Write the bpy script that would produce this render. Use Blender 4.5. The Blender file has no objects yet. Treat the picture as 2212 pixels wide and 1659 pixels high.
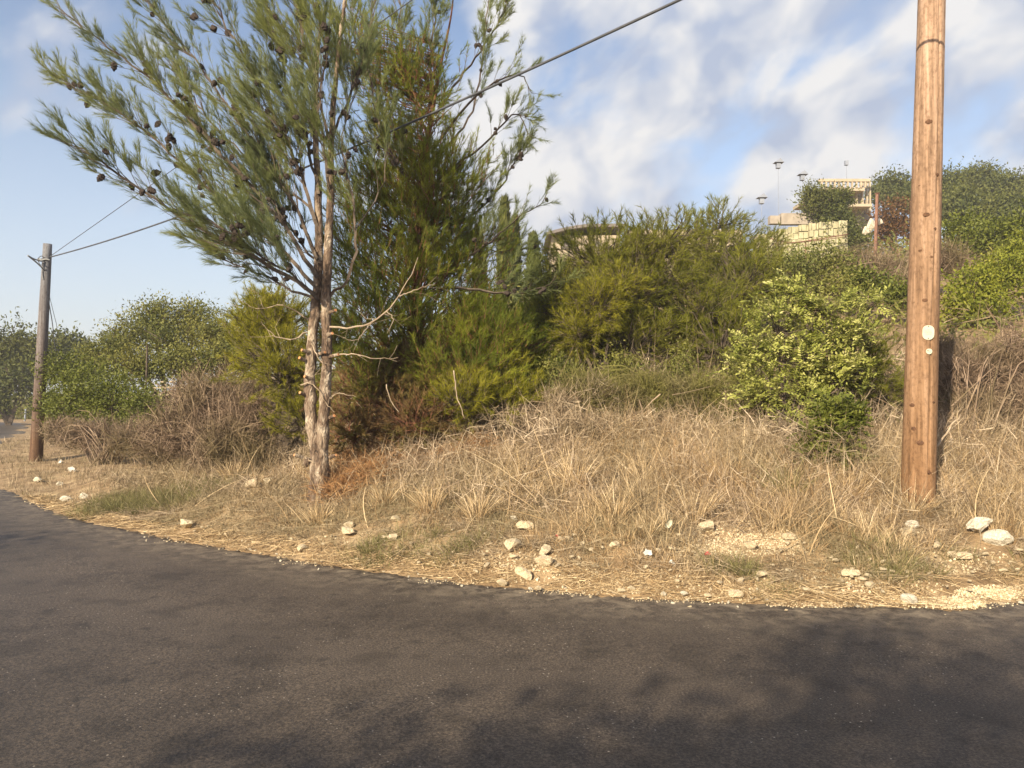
import bpy, math, random
import numpy as np
from mathutils import Vector, Matrix

random.seed(7)
rng = np.random.default_rng(7)
SC = bpy.context.scene
COL = SC.collection

# ------------------------------------------------------------------ camera
EYE = 1.55
PITCH = math.radians(1.05)
cam_d = bpy.data.cameras.new('camera')
cam_d.lens = 27.0
cam_d.sensor_width = 36.0
cam_d.clip_start = 0.05
cam_d.clip_end = 2000
cam = bpy.data.objects.new('camera', cam_d)
cam.location = (0, 0, EYE)
cam.rotation_euler = (math.pi / 2 + PITCH, 0, 0)
COL.objects.link(cam)
SC.camera = cam

# ------------------------------------------------------------------ light
SUN_EL, SUN_AZ = 26.0, 211.0        # azimuth of the sun, clockwise from +Y
SC.view_settings.view_transform = 'Standard'
SC.view_settings.look = 'None'
SC.view_settings.gamma = 1.0
SC.view_settings.use_curve_mapping = False
SC.view_settings.exposure = 1.05

world = bpy.data.worlds.new('World')
SC.world = world
world.use_nodes = True
nt = world.node_tree
N, Lk = nt.nodes, nt.links
for n in list(N):
    N.remove(n)
out = N.new('ShaderNodeOutputWorld')
bg = N.new('ShaderNodeBackground')
bg.inputs['Strength'].default_value = 0.11
sky = N.new('ShaderNodeTexSky')
sky.sky_type = 'NISHITA'
sky.sun_disc = False
sky.sun_elevation = math.radians(SUN_EL)
sky.sun_rotation = math.radians(SUN_AZ)
sky.altitude = 200
sky.air_density = 1.0
sky.dust_density = 1.6
sky.ozone_density = 1.6
tc = N.new('ShaderNodeTexCoord')
sep = N.new('ShaderNodeSeparateXYZ')
Lk.new(tc.outputs['Generated'], sep.inputs[0])


def wmath(op, a, b=None, c=None):
    m = N.new('ShaderNodeMath')
    m.operation = op
    for i, v in enumerate((a, b, c)):
        if v is None:
            continue
        if isinstance(v, (int, float)):
            m.inputs[i].default_value = v
        else:
            Lk.new(v, m.inputs[i])
    return m.outputs[0]


mp = N.new('ShaderNodeMapping')
mp.vector_type = 'TEXTURE'
mp.inputs['Rotation'].default_value = (0, math.radians(-36), 0)
mp.inputs['Scale'].default_value = (0.56, 0.45, 0.38)
mp.inputs['Location'].default_value = (0.31, 0.1, 0.12)
Lk.new(tc.outputs['Generated'], mp.inputs[0])
n1 = N.new('ShaderNodeTexNoise')
n1.inputs['Scale'].default_value = 2.9
n1.inputs['Detail'].default_value = 5
n1.inputs['Roughness'].default_value = 0.48
n1.inputs['Distortion'].default_value = 0.25
Lk.new(mp.outputs[0], n1.inputs['Vector'])
n2 = N.new('ShaderNodeTexNoise')
n2.inputs['Scale'].default_value = 4.0
n2.inputs['Detail'].default_value = 4
Lk.new(mp.outputs[0], n2.inputs['Vector'])
nn = wmath('ADD', wmath('MULTIPLY', n1.outputs['Fac'], 0.72), wmath('MULTIPLY', n2.outputs['Fac'], 0.28))
# the cloud field thins out towards the west (left) side of the sky
bias = N.new('ShaderNodeMapRange')
bias.inputs['From Min'].default_value = -0.30
bias.inputs['From Max'].default_value = 0.12
bias.inputs['To Min'].default_value = -0.095
bias.inputs['To Max'].default_value = 0.112
bias.interpolation_type = 'SMOOTHSTEP'
Lk.new(sep.outputs[0], bias.inputs['Value'])
bias2 = N.new('ShaderNodeMapRange')
bias2.inputs['From Min'].default_value = 0.25
bias2.inputs['From Max'].default_value = 0.62
bias2.inputs['To Min'].default_value = 0.0
bias2.inputs['To Max'].default_value = -0.07
bias2.interpolation_type = 'SMOOTHSTEP'
Lk.new(sep.outputs[0], bias2.inputs['Value'])
cl = wmath('ADD', wmath('ADD', nn, bias.outputs[0]), bias2.outputs[0])
mask = N.new('ShaderNodeMapRange')
mask.inputs['From Min'].default_value = 0.46
mask.inputs['From Max'].default_value = 0.61
mask.interpolation_type = 'SMOOTHSTEP'
Lk.new(cl, mask.inputs['Value'])
ccol = N.new('ShaderNodeValToRGB')
ccol.color_ramp.elements[0].position = 0.46
ccol.color_ramp.elements[0].color = (0.50, 0.575, 0.74, 1)
ccol.color_ramp.elements[1].position = 0.60
ccol.color_ramp.elements[1].color = (0.93, 0.92, 0.92, 1)
n3 = N.new('ShaderNodeTexNoise')
n3.inputs['Scale'].default_value = 5.4
n3.inputs['Detail'].default_value = 3
n3.inputs['Roughness'].default_value = 0.5
n3.inputs['Distortion'].default_value = 0.3
Lk.new(mp.outputs[0], n3.inputs['Vector'])
puff = wmath('ADD', wmath('MULTIPLY', n3.outputs['Fac'], 0.65), wmath('MULTIPLY', cl, 0.35))
Lk.new(puff, ccol.inputs[0])
cmul = N.new('ShaderNodeVectorMath')
cmul.operation = 'SCALE'
cmul.inputs['Scale'].default_value = 4.25
Lk.new(ccol.outputs[0], cmul.inputs[0])
# thin haze low over the horizon
hz = N.new('ShaderNodeMapRange')
hz.inputs['From Min'].default_value = 0.0
hz.inputs['From Max'].default_value = 0.5
hz.inputs['To Min'].default_value = 0.6
hz.inputs['To Max'].default_value = 0.0
hz.interpolation_type = 'SMOOTHSTEP'
Lk.new(sep.outputs[2], hz.inputs['Value'])
skt = N.new('ShaderNodeMixRGB')
skt.blend_type = 'MULTIPLY'
skt.inputs[0].default_value = 1
skt.inputs[2].default_value = (0.88, 0.84, 0.84, 1)
Lk.new(sky.outputs[0], skt.inputs[1])
hmix = N.new('ShaderNodeMixRGB')
hmix.inputs[2].default_value = (3.2, 3.6, 4.1, 1)
Lk.new(hz.outputs[0], hmix.inputs[0])
Lk.new(skt.outputs[0], hmix.inputs[1])
cmix = N.new('ShaderNodeMixRGB')
Lk.new(mask.outputs[0], cmix.inputs[0])
Lk.new(hmix.outputs[0], cmix.inputs[1])
Lk.new(cmul.outputs[0], cmix.inputs[2])
Lk.new(cmix.outputs[0], bg.inputs['Color'])
Lk.new(bg.outputs[0], out.inputs['Surface'])

sd = bpy.data.lights.new('sun', 'SUN')
sd.energy = 5.0
sd.angle = math.radians(0.6)
sd.color = (1.0, 0.84, 0.60)
sun = bpy.data.objects.new('sun', sd)
COL.objects.link(sun)
_e, _a = math.radians(SUN_EL), math.radians(SUN_AZ)
to_sun = Vector((math.sin(_a) * math.cos(_e), math.cos(_a) * math.cos(_e), math.sin(_e)))
sun.rotation_euler = to_sun.to_track_quat('Z', 'Y').to_euler()
sun.location = to_sun * 60

# ------------------------------------------------------------------ helpers
F = 1659.0                                  # measured on a 2212 x 1659 view of the photograph


def P(u, v, d):
    """world point seen at (u, v) at distance d along +Y"""
    X = (u - 1106) / F
    Y = (829.5 - v) / F
    dy = math.cos(PITCH) - Y * math.sin(PITCH)
    dz = math.sin(PITCH) + Y * math.cos(PITCH)
    k = d / dy
    return np.array((X * k, d, EYE + dz * k))


EX = np.array([-90, -60, -40, -32, -27, -24, -21.5, -18.5, -15, -12, -9, -5.7, -3.5, -1.76, -0.41, 1.05, 2.06,
               3.07, 3.6, 4.2, 6, 10, 20, 60, 150, 400], float)
EY = np.array([80, 66, 55, 49, 43, 38, 34, 28, 22.3, 18, 13.5, 9.95, 8.3, 7.2, 6.46, 5.96, 5.77,
               5.70, 5.84, 5.98, 6.1, 6.5, 7, 12, 20, 40], float)
_fx = np.concatenate([np.arange(-90, -30, 0.5), np.arange(-30, 12, 0.05), np.arange(12, 400, 1)])
_fy = np.interp(_fx, EX, EY)
for _ in range(60):
    _fy[1:-1] = 0.25 * _fy[:-2] + 0.5 * _fy[1:-1] + 0.25 * _fy[2:]
_slope = np.gradient(_fy, _fx)


def edge_s(x, y):
    e = np.interp(x, _fx, _fy)
    g = np.interp(x, _fx, _slope)
    return (y - e) / np.sqrt(1 + g * g)


def bumps(x, y):
    return (0.05 * np.sin(x * 1.7 + 0.6 * np.sin(y * 1.3)) * np.cos(y * 1.9 + 0.4) + 0.03 * np.sin(x * 4.1 + y * 2.3)
            + 0.018 * np.sin(x * 9.3 - y * 7.7) * np.sin(y * 11.1 + x * 3.0))


def H(x, y):
    x = np.asarray(x, float)
    y = np.asarray(y, float)
    s = edge_s(x, y)
    b = np.interp(x, [-30, -9, -4.5, -2, 30], [0.03, 0.10, 0.26, 0.45, 0.45])
    sp = np.maximum(s, 0)
    bank = b * 2.5 * (1 - np.exp(-sp / 2.3))
    t = x / np.maximum(y, 2.0)
    m = np.interp(t, [-0.62, -0.45, -0.3, -0.1, 0.17, 0.35, 0.6, 0.9], [0.0, 0.03, 0.085, 0.16, 0.185, 0.215, 0.25, 0.27])
    far = np.maximum(s - 3.2, 0)
    sat = 66 * np.tanh(far / 66 * 1.0) * 1.0
    hill = m * (0.35 * 110 * np.tanh(far / 110) + 0.65 * sat * 1.25) * np.clip(far / 4, 0, 1) ** 0.3
    ramp = np.clip(s / 0.5, 0, 1)
    z = bank + hill + bumps(x, y) * ramp + 3.0 * (np.clip((s - 30) / 60, 0, 1)) * 0.4 * np.sin(x * 0.09 + 1.0)
    return np.where(s > 0, z, -0.012)


def G(u, v, dmin=3.0, dmax=90.0):
    """ground point under the photo position (u, v)"""
    ds = np.concatenate([np.arange(dmin, 16, 0.02), np.arange(16, dmax, 0.1)])
    X = (u - 1106) / F
    Y = (829.5 - v) / F
    dy = math.cos(PITCH) - Y * math.sin(PITCH)
    dz = math.sin(PITCH) + Y * math.cos(PITCH)
    xs = X / dy * ds
    zs = EYE + dz / dy * ds
    hit = np.nonzero(zs <= np.maximum(H(xs, ds), -0.0))[0]
    i = hit[0] if len(hit) else len(ds) - 1
    return np.array((xs[i], ds[i], max(float(H(xs[i], ds[i])), 0.0)))


def unit(a):
    return a / np.maximum(np.linalg.norm(a, axis=-1, keepdims=True), 1e-9)


def rv(n):
    return unit(rng.normal(size=(n, 3)))


class MB:
    def __init__(self):
        self.v, self.t, self.q, self.rt, self.rq, self.n = [], [], [], [], [], 0

    def add(self, v, t=None, q=None, rt=None, rq=None):
        self.v.append(v)
        if t is not None and len(t):
            self.t.append(t + self.n)
            self.rt.append(rt if rt is not None else rng.random(len(t)))
        if q is not None and len(q):
            self.q.append(q + self.n)
            self.rq.append(rq if rq is not None else rng.random(len(q)))
        self.n += len(v)

    # flat strands: blades, needles, twigs
    def ribbons(self, P0, D, L, W, bend=None, nseg=1, rnd=None):
        n = len(P0)
        if n == 0:
            return
        side = unit(np.cross(D, rv(n)))
        if rnd is None:
            rnd = rng.random(n)
        if bend is None:
            bend = np.zeros((n, 3))
        rows = []
        for i in range(nseg):
            t = i / nseg
            c = P0 + D * (L * t)[:, None] + bend * (L * t * t)[:, None]
            w = (W * (1 - 0.55 * t) * 0.5)[:, None]
            rows.append(c - side * w)
            rows.append(c + side * w)
        rows.append(P0 + D * L[:, None] + bend * L[:, None])
        V = np.stack(rows, 1).reshape(-1, 3)
        k = 2 * nseg + 1
        base = (np.arange(n) * k)[:, None]
        tri = base + np.array([[2 * nseg - 2, 2 * nseg - 1, 2 * nseg]])
        q = rq = None
        if nseg > 1:
            q = np.concatenate([base + np.array([[2 * i, 2 * i + 1, 2 * i + 3, 2 * i + 2]]) for i in range(nseg - 1)])
            rq = np.tile(rnd, nseg - 1)
        self.add(V, tri, q, rnd, rq)

    def leaves(self, C, A, Nn, L, W, rnd=None):
        n = len(C)
        S = unit(np.cross(A, Nn))
        U = unit(np.cross(S, A))
        V = np.stack([C, C + A * (L * 0.45)[:, None] + S * (W * 0.5)[:, None] + U * (W * 0.12)[:, None],
                      C + A * L[:, None], C + A * (L * 0.45)[:, None] - S * (W * 0.5)[:, None] + U * (W * 0.12)[:, None]], 1).reshape(-1, 3)
        q = (np.arange(n) * 4)[:, None] + np.array([[0, 1, 2, 3]])
        self.add(V, None, q, None, rnd if rnd is not None else rng.random(n))

    def tubes(self, A, B, ra, rb, sides=4, rnd=None):
        A = np.asarray(A, float)
        B = np.asarray(B, float)
        ra = np.asarray(ra, float)
        rb = np.asarray(rb, float)
        n = len(A)
        if n == 0:
            return
        D = unit(B - A)
        ref = np.where(np.abs(D[:, 2:3]) > 0.9, np.array([[1.0, 0, 0]]), np.array([[0, 0, 1.0]]))
        S = unit(np.cross(D, ref))
        U = np.cross(S, D)
        an = np.arange(sides) * 2 * math.pi / sides
        ring = S[:, None, :] * np.cos(an)[None, :, None] + U[:, None, :] * np.sin(an)[None, :, None]
        V = np.concatenate([A[:, None] + ring * ra[:, None, None], B[:, None] + ring * rb[:, None, None]], 1).reshape(-1, 3)
        base = (np.arange(n) * 2 * sides)[:, None]
        q = np.concatenate([base + np.array([[i, (i + 1) % sides, sides + (i + 1) % sides, sides + i]]) for i in range(sides)])
        r = rnd if rnd is not None else rng.random(n)
        self.add(V, None, q, None, np.tile(r, sides))

    # one continuous tube with shared rings
    def pipe(self, pts, radii, sides=12, rough=0.0, cap=True):
        pts = np.asarray(pts, float)
        n = len(pts)
        T = unit(np.gradient(pts, axis=0))
        ref = np.array([0.0, 1.0, 0.02]) if abs(T[0][2]) > 0.5 else np.array([0, 0, 1.0])
        V = []
        for i in range(n):
            S = unit(np.cross(T[i], ref))
            U = np.cross(S, T[i])
            a = np.arange(sides) * 2 * math.pi / sides
            r = radii[i] * (1 + rough * rng.normal(size=sides))
            V.append(pts[i] + (np.cos(a) * r)[:, None] * S + (np.sin(a) * r)[:, None] * U)
        V = np.concatenate(V)
        q = [[i * sides + j, i * sides + (j + 1) % sides, (i + 1) * sides + (j + 1) % sides, (i + 1) * sides + j]
             for i in range(n - 1) for j in range(sides)]
        V = np.concatenate([V, pts[:1], pts[-1:]])
        t = []
        if cap:
            k = n * sides
            t = [[k, (j + 1) % sides, j] for j in range(sides)] + [[k + 1, (n - 1) * sides + j, (n - 1) * sides + (j + 1) % sides] for j in range(sides)]
        self.add(V, np.array(t) if t else None, np.array(q))

    def box(self, c, s, rz=0.0, jit=0.0):
        c = np.array(c, float)
        s = np.array(s, float) / 2
        V = np.array([[x, y, z] for z in (-1, 1) for y in (-1, 1) for x in (-1, 1)], float) * s
        V += rng.normal(size=V.shape) * jit
        cr, sr = math.cos(rz), math.sin(rz)
        V = np.stack([V[:, 0] * cr - V[:, 1] * sr, V[:, 0] * sr + V[:, 1] * cr, V[:, 2]], 1) + c
        q = np.array([[0, 2, 3, 1], [4, 5, 7, 6], [0, 1, 5, 4], [2, 6, 7, 3], [0, 4, 6, 2], [1, 3, 7, 5]])
        self.add(V, None, q)

    def mesh(self, name, mat, smooth=False):
        me = bpy.data.meshes.new(name)
        V = np.concatenate(self.v).astype(np.float32)
        T = np.concatenate(self.t) if self.t else np.zeros((0, 3), int)
        Q = np.concatenate(self.q) if self.q else np.zeros((0, 4), int)
        nl = T.size + Q.size
        me.vertices.add(len(V))
        me.vertices.foreach_set('co', V.ravel())
        me.loops.add(nl)
        me.loops.foreach_set('vertex_index', np.concatenate([T.ravel(), Q.ravel()]).astype(np.int32))
        me.polygons.add(len(T) + len(Q))
        ls = np.concatenate([np.arange(len(T)) * 3, T.size + np.arange(len(Q)) * 4]).astype(np.int32)
        lt = np.concatenate([np.full(len(T), 3), np.full(len(Q), 4)]).astype(np.int32)
        me.polygons.foreach_set('loop_start', ls)
        me.polygons.foreach_set('loop_total', lt)
        me.polygons.foreach_set('use_smooth', np.full(len(T) + len(Q), bool(smooth)))
        at = me.attributes.new('rnd', 'FLOAT', 'FACE')
        rr = np.concatenate(([np.concatenate(self.rt)] if self.rt else []) + ([np.concatenate(self.rq)] if self.rq else []))
        at.data.foreach_set('value', rr.astype(np.float32))
        me.materials.append(mat)
        me.update(calc_edges=True)
        me.validate()
        return me

    def build(self, name, mat, parent=None, smooth=False, loc=None, **props):
        if loc is not None:
            self.v = [v - np.array(loc) for v in self.v]
        o = bpy.data.objects.new(name, self.mesh(name, mat, smooth))
        COL.objects.link(o)
        if loc is not None and parent is None:
            o.location = loc
        if parent is not None:
            o.parent = parent
        for k, v in props.items():
            o[k] = v
        return o


def thing(name, label, cat, loc=(0, 0, 0), group=None):
    o = bpy.data.objects.new(name, None)
    o.empty_display_size = 0.2
    COL.objects.link(o)
    o.location = [float(c) for c in loc]
    o['label'] = label
    o['category'] = cat
    if group:
        o['group'] = group
    return o


def catmull(pts, n):
    pts = np.asarray(pts, float)
    if len(pts) < 3:
        t = np.linspace(0, 1, n)[:, None]
        return pts[0] * (1 - t) + pts[-1] * t
    p = np.concatenate([[2 * pts[0] - pts[1]], pts, [2 * pts[-1] - pts[-2]]])
    m = len(pts) - 1
    o = []
    for k in range(n):
        g = k / (n - 1) * m
        i = min(int(g), m - 1)
        t = g - i
        a, b, c, d = p[i], p[i + 1], p[i + 2], p[i + 3]
        o.append(0.5 * ((2 * b) + (-a + c) * t + (2 * a - 5 * b + 4 * c - d) * t * t + (-a + 3 * b - 3 * c + d) * t ** 3))
    return np.array(o)


# ------------------------------------------------------------------ materials
def ramp_node(N, stops):
    r = N.new('ShaderNodeValToRGB')
    e = r.color_ramp.elements
    while len(e) < len(stops):
        e.new(0.5)
    for i, (p, c) in enumerate(stops):
        e[i].position = p
        e[i].color = (*c, 1)
    return r


def base_mat(name):
    m = bpy.data.materials.new(name)
    m.use_nodes = True
    N, L = m.node_tree.nodes, m.node_tree.links
    b = N['Principled BSDF']
    return m, N, L, b


def strand_mat(name, stops, trans=0.25, rough=0.6, patch=None, pscale=1.2, pmix=0.5):
    """colour by a random number per strand, with broad natural patches of a second colour"""
    m, N, L, b = base_mat(name)
    a = N.new('ShaderNodeAttribute')
    a.attribute_name = 'rnd'
    r = ramp_node(N, stops)
    L.new(a.outputs['Fac'], r.inputs[0])
    col = r.outputs[0]
    if patch:
        tcn = N.new('ShaderNodeTexCoord')
        no = N.new('ShaderNodeTexNoise')
        no.inputs['Scale'].default_value = pscale
        no.inputs['Detail'].default_value = 3
        L.new(tcn.outputs['Object'], no.inputs['Vector'])
        mr = N.new('ShaderNodeMapRange')
        mr.inputs['From Min'].default_value = 0.42
        mr.inputs['From Max'].default_value = 0.62
        mr.inputs['To Max'].default_value = pmix
        L.new(no.outputs['Fac'], mr.inputs['Value'])
        mx = N.new('ShaderNodeMixRGB')
        mx.inputs[2].default_value = (*patch, 1)
        L.new(mr.outputs[0], mx.inputs[0])
        L.new(col, mx.inputs[1])
        col = mx.outputs[0]
    b.inputs['Roughness'].default_value = rough
    b.inputs['Specular IOR Level'].default_value = 0.25
    L.new(col, b.inputs['Base Color'])
    if trans > 0:
        tr = N.new('ShaderNodeBsdfTranslucent')
        L.new(col, tr.inputs['Color'])
        ms = N.new('ShaderNodeMixShader')
        ms.inputs[0].default_value = trans
        L.new(b.outputs[0], ms.inputs[1])
        L.new(tr.outputs[0], ms.inputs[2])
        L.new(ms.outputs[0], N['Material Output'].inputs['Surface'])
    return m


def noise_mat(name, stops, scale=6.0, detail=6, rough=0.8, bump=0.3, stretch=(1, 1, 1), bscale=None, dist=0.3, bdist=0.02, coord='Object'):
    m, N, L, b = base_mat(name)
    tcn = N.new('ShaderNodeTexCoord')
    mpn = N.new('ShaderNodeMapping')
    mpn.inputs['Scale'].default_value = stretch
    L.new(tcn.outputs[coord], mpn.inputs[0])
    no = N.new('ShaderNodeTexNoise')
    no.inputs['Scale'].default_value = scale
    no.inputs['Detail'].default_value = detail
    no.inputs['Roughness'].default_value = 0.6
    no.inputs['Distortion'].default_value = dist
    L.new(mpn.outputs[0], no.inputs['Vector'])
    r = ramp_node(N, stops)
    L.new(no.outputs['Fac'], r.inputs[0])
    L.new(r.outputs[0], b.inputs['Base Color'])
    b.inputs['Roughness'].default_value = rough
    b.inputs['Specular IOR Level'].default_value = 0.3
    if bump:
        n2_ = N.new('ShaderNodeTexNoise')
        n2_.inputs['Scale'].default_value = bscale or scale * 3
        n2_.inputs['Detail'].default_value = 6
        L.new(mpn.outputs[0], n2_.inputs['Vector'])
        bp = N.new('ShaderNodeBump')
        bp.inputs['Strength'].default_value = bump
        bp.inputs['Distance'].default_value = bdist
        L.new(n2_.outputs['Fac'], bp.inputs['Height'])
        L.new(bp.outputs[0], b.inputs['Normal'])
    return m


M = {}
M['needle'] = strand_mat('pine_needle', [(0, (0.08, 0.095, 0.015)), (0.5, (0.19, 0.205, 0.025)), (1, (0.32, 0.32, 0.04))], 0.5,
                         patch=(0.21, 0.20, 0.03), pscale=1.1, pmix=0.5)
M['needle_grey'] = strand_mat('pine_needle_grey', [(0, (0.085, 0.11, 0.045)), (0.5, (0.155, 0.19, 0.08)), (1, (0.26, 0.29, 0.12))], 0.4,
                              patch=(0.27, 0.28, 0.05), pscale=0.9, pmix=0.4)
M['needle_dark'] = strand_mat('pine_needle_dark', [(0, (0.07, 0.10, 0.014)), (0.6, (0.17, 0.215, 0.028)), (1, (0.29, 0.33, 0.045))], 0.5,
                              patch=(0.34, 0.36, 0.035), pscale=1.3, pmix=0.6)
M['needle_yellow'] = strand_mat('pine_needle_yellow', [(0, (0.12, 0.13, 0.012)), (0.5, (0.24, 0.235, 0.018)), (1, (0.36, 0.33, 0.035))], 0.35)
M['needle_dead'] = strand_mat('dead_needle', [(0, (0.05, 0.03, 0.012)), (0.6, (0.15, 0.095, 0.04)), (1, (0.27, 0.18, 0.08))], 0.2,
                              patch=(0.16, 0.16, 0.025), pscale=1.8, pmix=0.8)
M['leaf_bright'] = strand_mat('leaf_bright', [(0, (0.08, 0.10, 0.02)), (0.3, (0.22, 0.245, 0.045)), (0.7, (0.38, 0.39, 0.11)), (1, (0.56, 0.54, 0.24))], 0.3, 0.5)
M['leaf_green'] = strand_mat('leaf_green', [(0, (0.055, 0.07, 0.012)), (0.5, (0.11, 0.13, 0.020)), (1, (0.20, 0.215, 0.045))], 0.3, 0.5)
M['leaf_far_dark'] = strand_mat('leaf_far_dark', [(0, (0.035, 0.048, 0.013)), (0.6, (0.085, 0.10, 0.026)), (1, (0.16, 0.17, 0.045))], 0.25, 0.6, patch=(0.14, 0.14, 0.03), pscale=0.5, pmix=0.5)
M['leaf_olive'] = strand_mat('leaf_olive', [(0, (0.06, 0.075, 0.02)), (0.5, (0.13, 0.145, 0.035)), (1, (0.24, 0.24, 0.08))], 0.3, 0.6,
                             patch=(0.25, 0.225, 0.05), pscale=0.8)
M['leaf_yellow'] = strand_mat('leaf_yellow', [(0, (0.10, 0.12, 0.012)), (0.5, (0.19, 0.21, 0.02)), (1, (0.27, 0.26, 0.04))], 0.3, 0.6,
                              patch=(0.09, 0.12, 0.02), pscale=0.9)
M['leaf_rust'] = strand_mat('leaf_rust', [(0, (0.06, 0.03, 0.012)), (0.6, (0.13, 0.065, 0.025)), (1, (0.18, 0.12, 0.04))], 0.2, 0.6)
M['straw'] = strand_mat('dry_straw', [(0, (0.09, 0.055, 0.03)), (0.3, (0.28, 0.195, 0.10)), (0.62, (0.54, 0.41, 0.235)), (1, (0.78, 0.64, 0.43))], 0.15, 0.6,
                        patch=(0.38, 0.23, 0.11), pscale=0.9, pmix=0.4)
M['straw_lying'] = strand_mat('lying_straw', [(0, (0.16, 0.105, 0.055)), (0.5, (0.37, 0.265, 0.145)), (1, (0.62, 0.49, 0.30))], 0.1, 0.55)
M['grass_grey'] = strand_mat('grey_grass', [(0, (0.12, 0.09, 0.055)), (0.5, (0.28, 0.215, 0.14)), (1, (0.46, 0.37, 0.26))], 0.15, 0.7,
                             patch=(0.19, 0.165, 0.08), pscale=0.8, pmix=0.5)
M['grass_green'] = strand_mat('green_grass', [(0, (0.09, 0.085, 0.035)), (0.6, (0.19, 0.18, 0.07)), (1, (0.36, 0.31, 0.15))], 0.25, 0.6)
M['twig'] = strand_mat('dry_twig', [(0, (0.12, 0.085, 0.055)), (0.4, (0.27, 0.20, 0.135)), (0.8, (0.45, 0.355, 0.25)), (1, (0.66, 0.55, 0.41))], 0.05, 0.8,
                       patch=(0.12, 0.10, 0.04), pscale=1.2, pmix=0.5)
M['wood_grey'] = noise_mat('branch_bark', [(0.3, (0.05, 0.038, 0.030)), (0.6, (0.115, 0.09, 0.07)), (0.8, (0.20, 0.165, 0.13))], 14, 5, 0.9, 0.5)
M['wood_red'] = noise_mat('reddish_bark', [(0.3, (0.07, 0.03, 0.018)), (0.6, (0.16, 0.07, 0.04)), (0.8, (0.24, 0.13, 0.08))], 12, 5, 0.9, 0.5)
M['deadwood'] = noise_mat('bare_deadwood', [(0.3, (0.20, 0.15, 0.10)), (0.7, (0.42, 0.34, 0.25))], 12, 4, 0.8, 0.3)
M['cone'] = noise_mat('pine_cone_scales', [(0.3, (0.02, 0.016, 0.014)), (0.7, (0.075, 0.055, 0.045))], 40, 3, 0.8, 0.5)


def trunk_mat():
    m, N, L, b = base_mat('pine_trunk_bark')
    tcn = N.new('ShaderNodeTexCoord')
    mpn = N.new('ShaderNodeMapping')
    mpn.inputs['Scale'].default_value = (1, 1, 0.42)
    L.new(tcn.outputs['Object'], mpn.inputs[0])
    vo = N.new('ShaderNodeTexVoronoi')
    vo.inputs['Scale'].default_value = 34
    vo.feature = 'F1'
    no = N.new('ShaderNodeTexNoise')
    no.inputs['Scale'].default_value = 9
    no.inputs['Detail'].default_value = 6
    no.inputs['Distortion'].default_value = 0.8
    mix = N.new('ShaderNodeMixRGB')
    mix.blend_type = 'LINEAR_LIGHT'
    mix.inputs[0].default_value = 0.10
    L.new(mpn.outputs[0], mix.inputs[1])
    L.new(no.outputs['Color'], mix.inputs[2])
    L.new(mix.outputs[0], vo.inputs['Vector'])
    L.new(mpn.outputs[0], no.inputs['Vector'])
    r = ramp_node(N, [(0.34, (0.07, 0.048, 0.034)), (0.47, (0.19, 0.135, 0.095)), (0.55, (0.31, 0.25, 0.19)), (0.64, (0.50, 0.44, 0.35))])
    L.new(no.outputs['Fac'], r.inputs[0])
    dk = ramp_node(N, [(0.0, (1, 1, 1)), (0.45, (0.75, 0.7, 0.66)), (0.8, (0.3, 0.26, 0.24))])
    L.new(vo.outputs['Distance'], dk.inputs[0])
    mu = N.new('ShaderNodeMixRGB')
    mu.blend_type = 'MULTIPLY'
    mu.inputs[0].default_value = 0.8
    L.new(r.outputs[0], mu.inputs[1])
    L.new(dk.outputs[0], mu.inputs[2])
    L.new(mu.outputs[0], b.inputs['Base Color'])
    b.inputs['Roughness'].default_value = 0.9
    bp = N.new('ShaderNodeBump')
    bp.inputs['Strength'].default_value = 0.9
    bp.inputs['Distance'].default_value = 0.02
    bp.invert = True
    L.new(vo.outputs['Distance'], bp.inputs['Height'])
    L.new(bp.outputs[0], b.inputs['Normal'])
    return m


M['trunk'] = trunk_mat()


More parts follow.
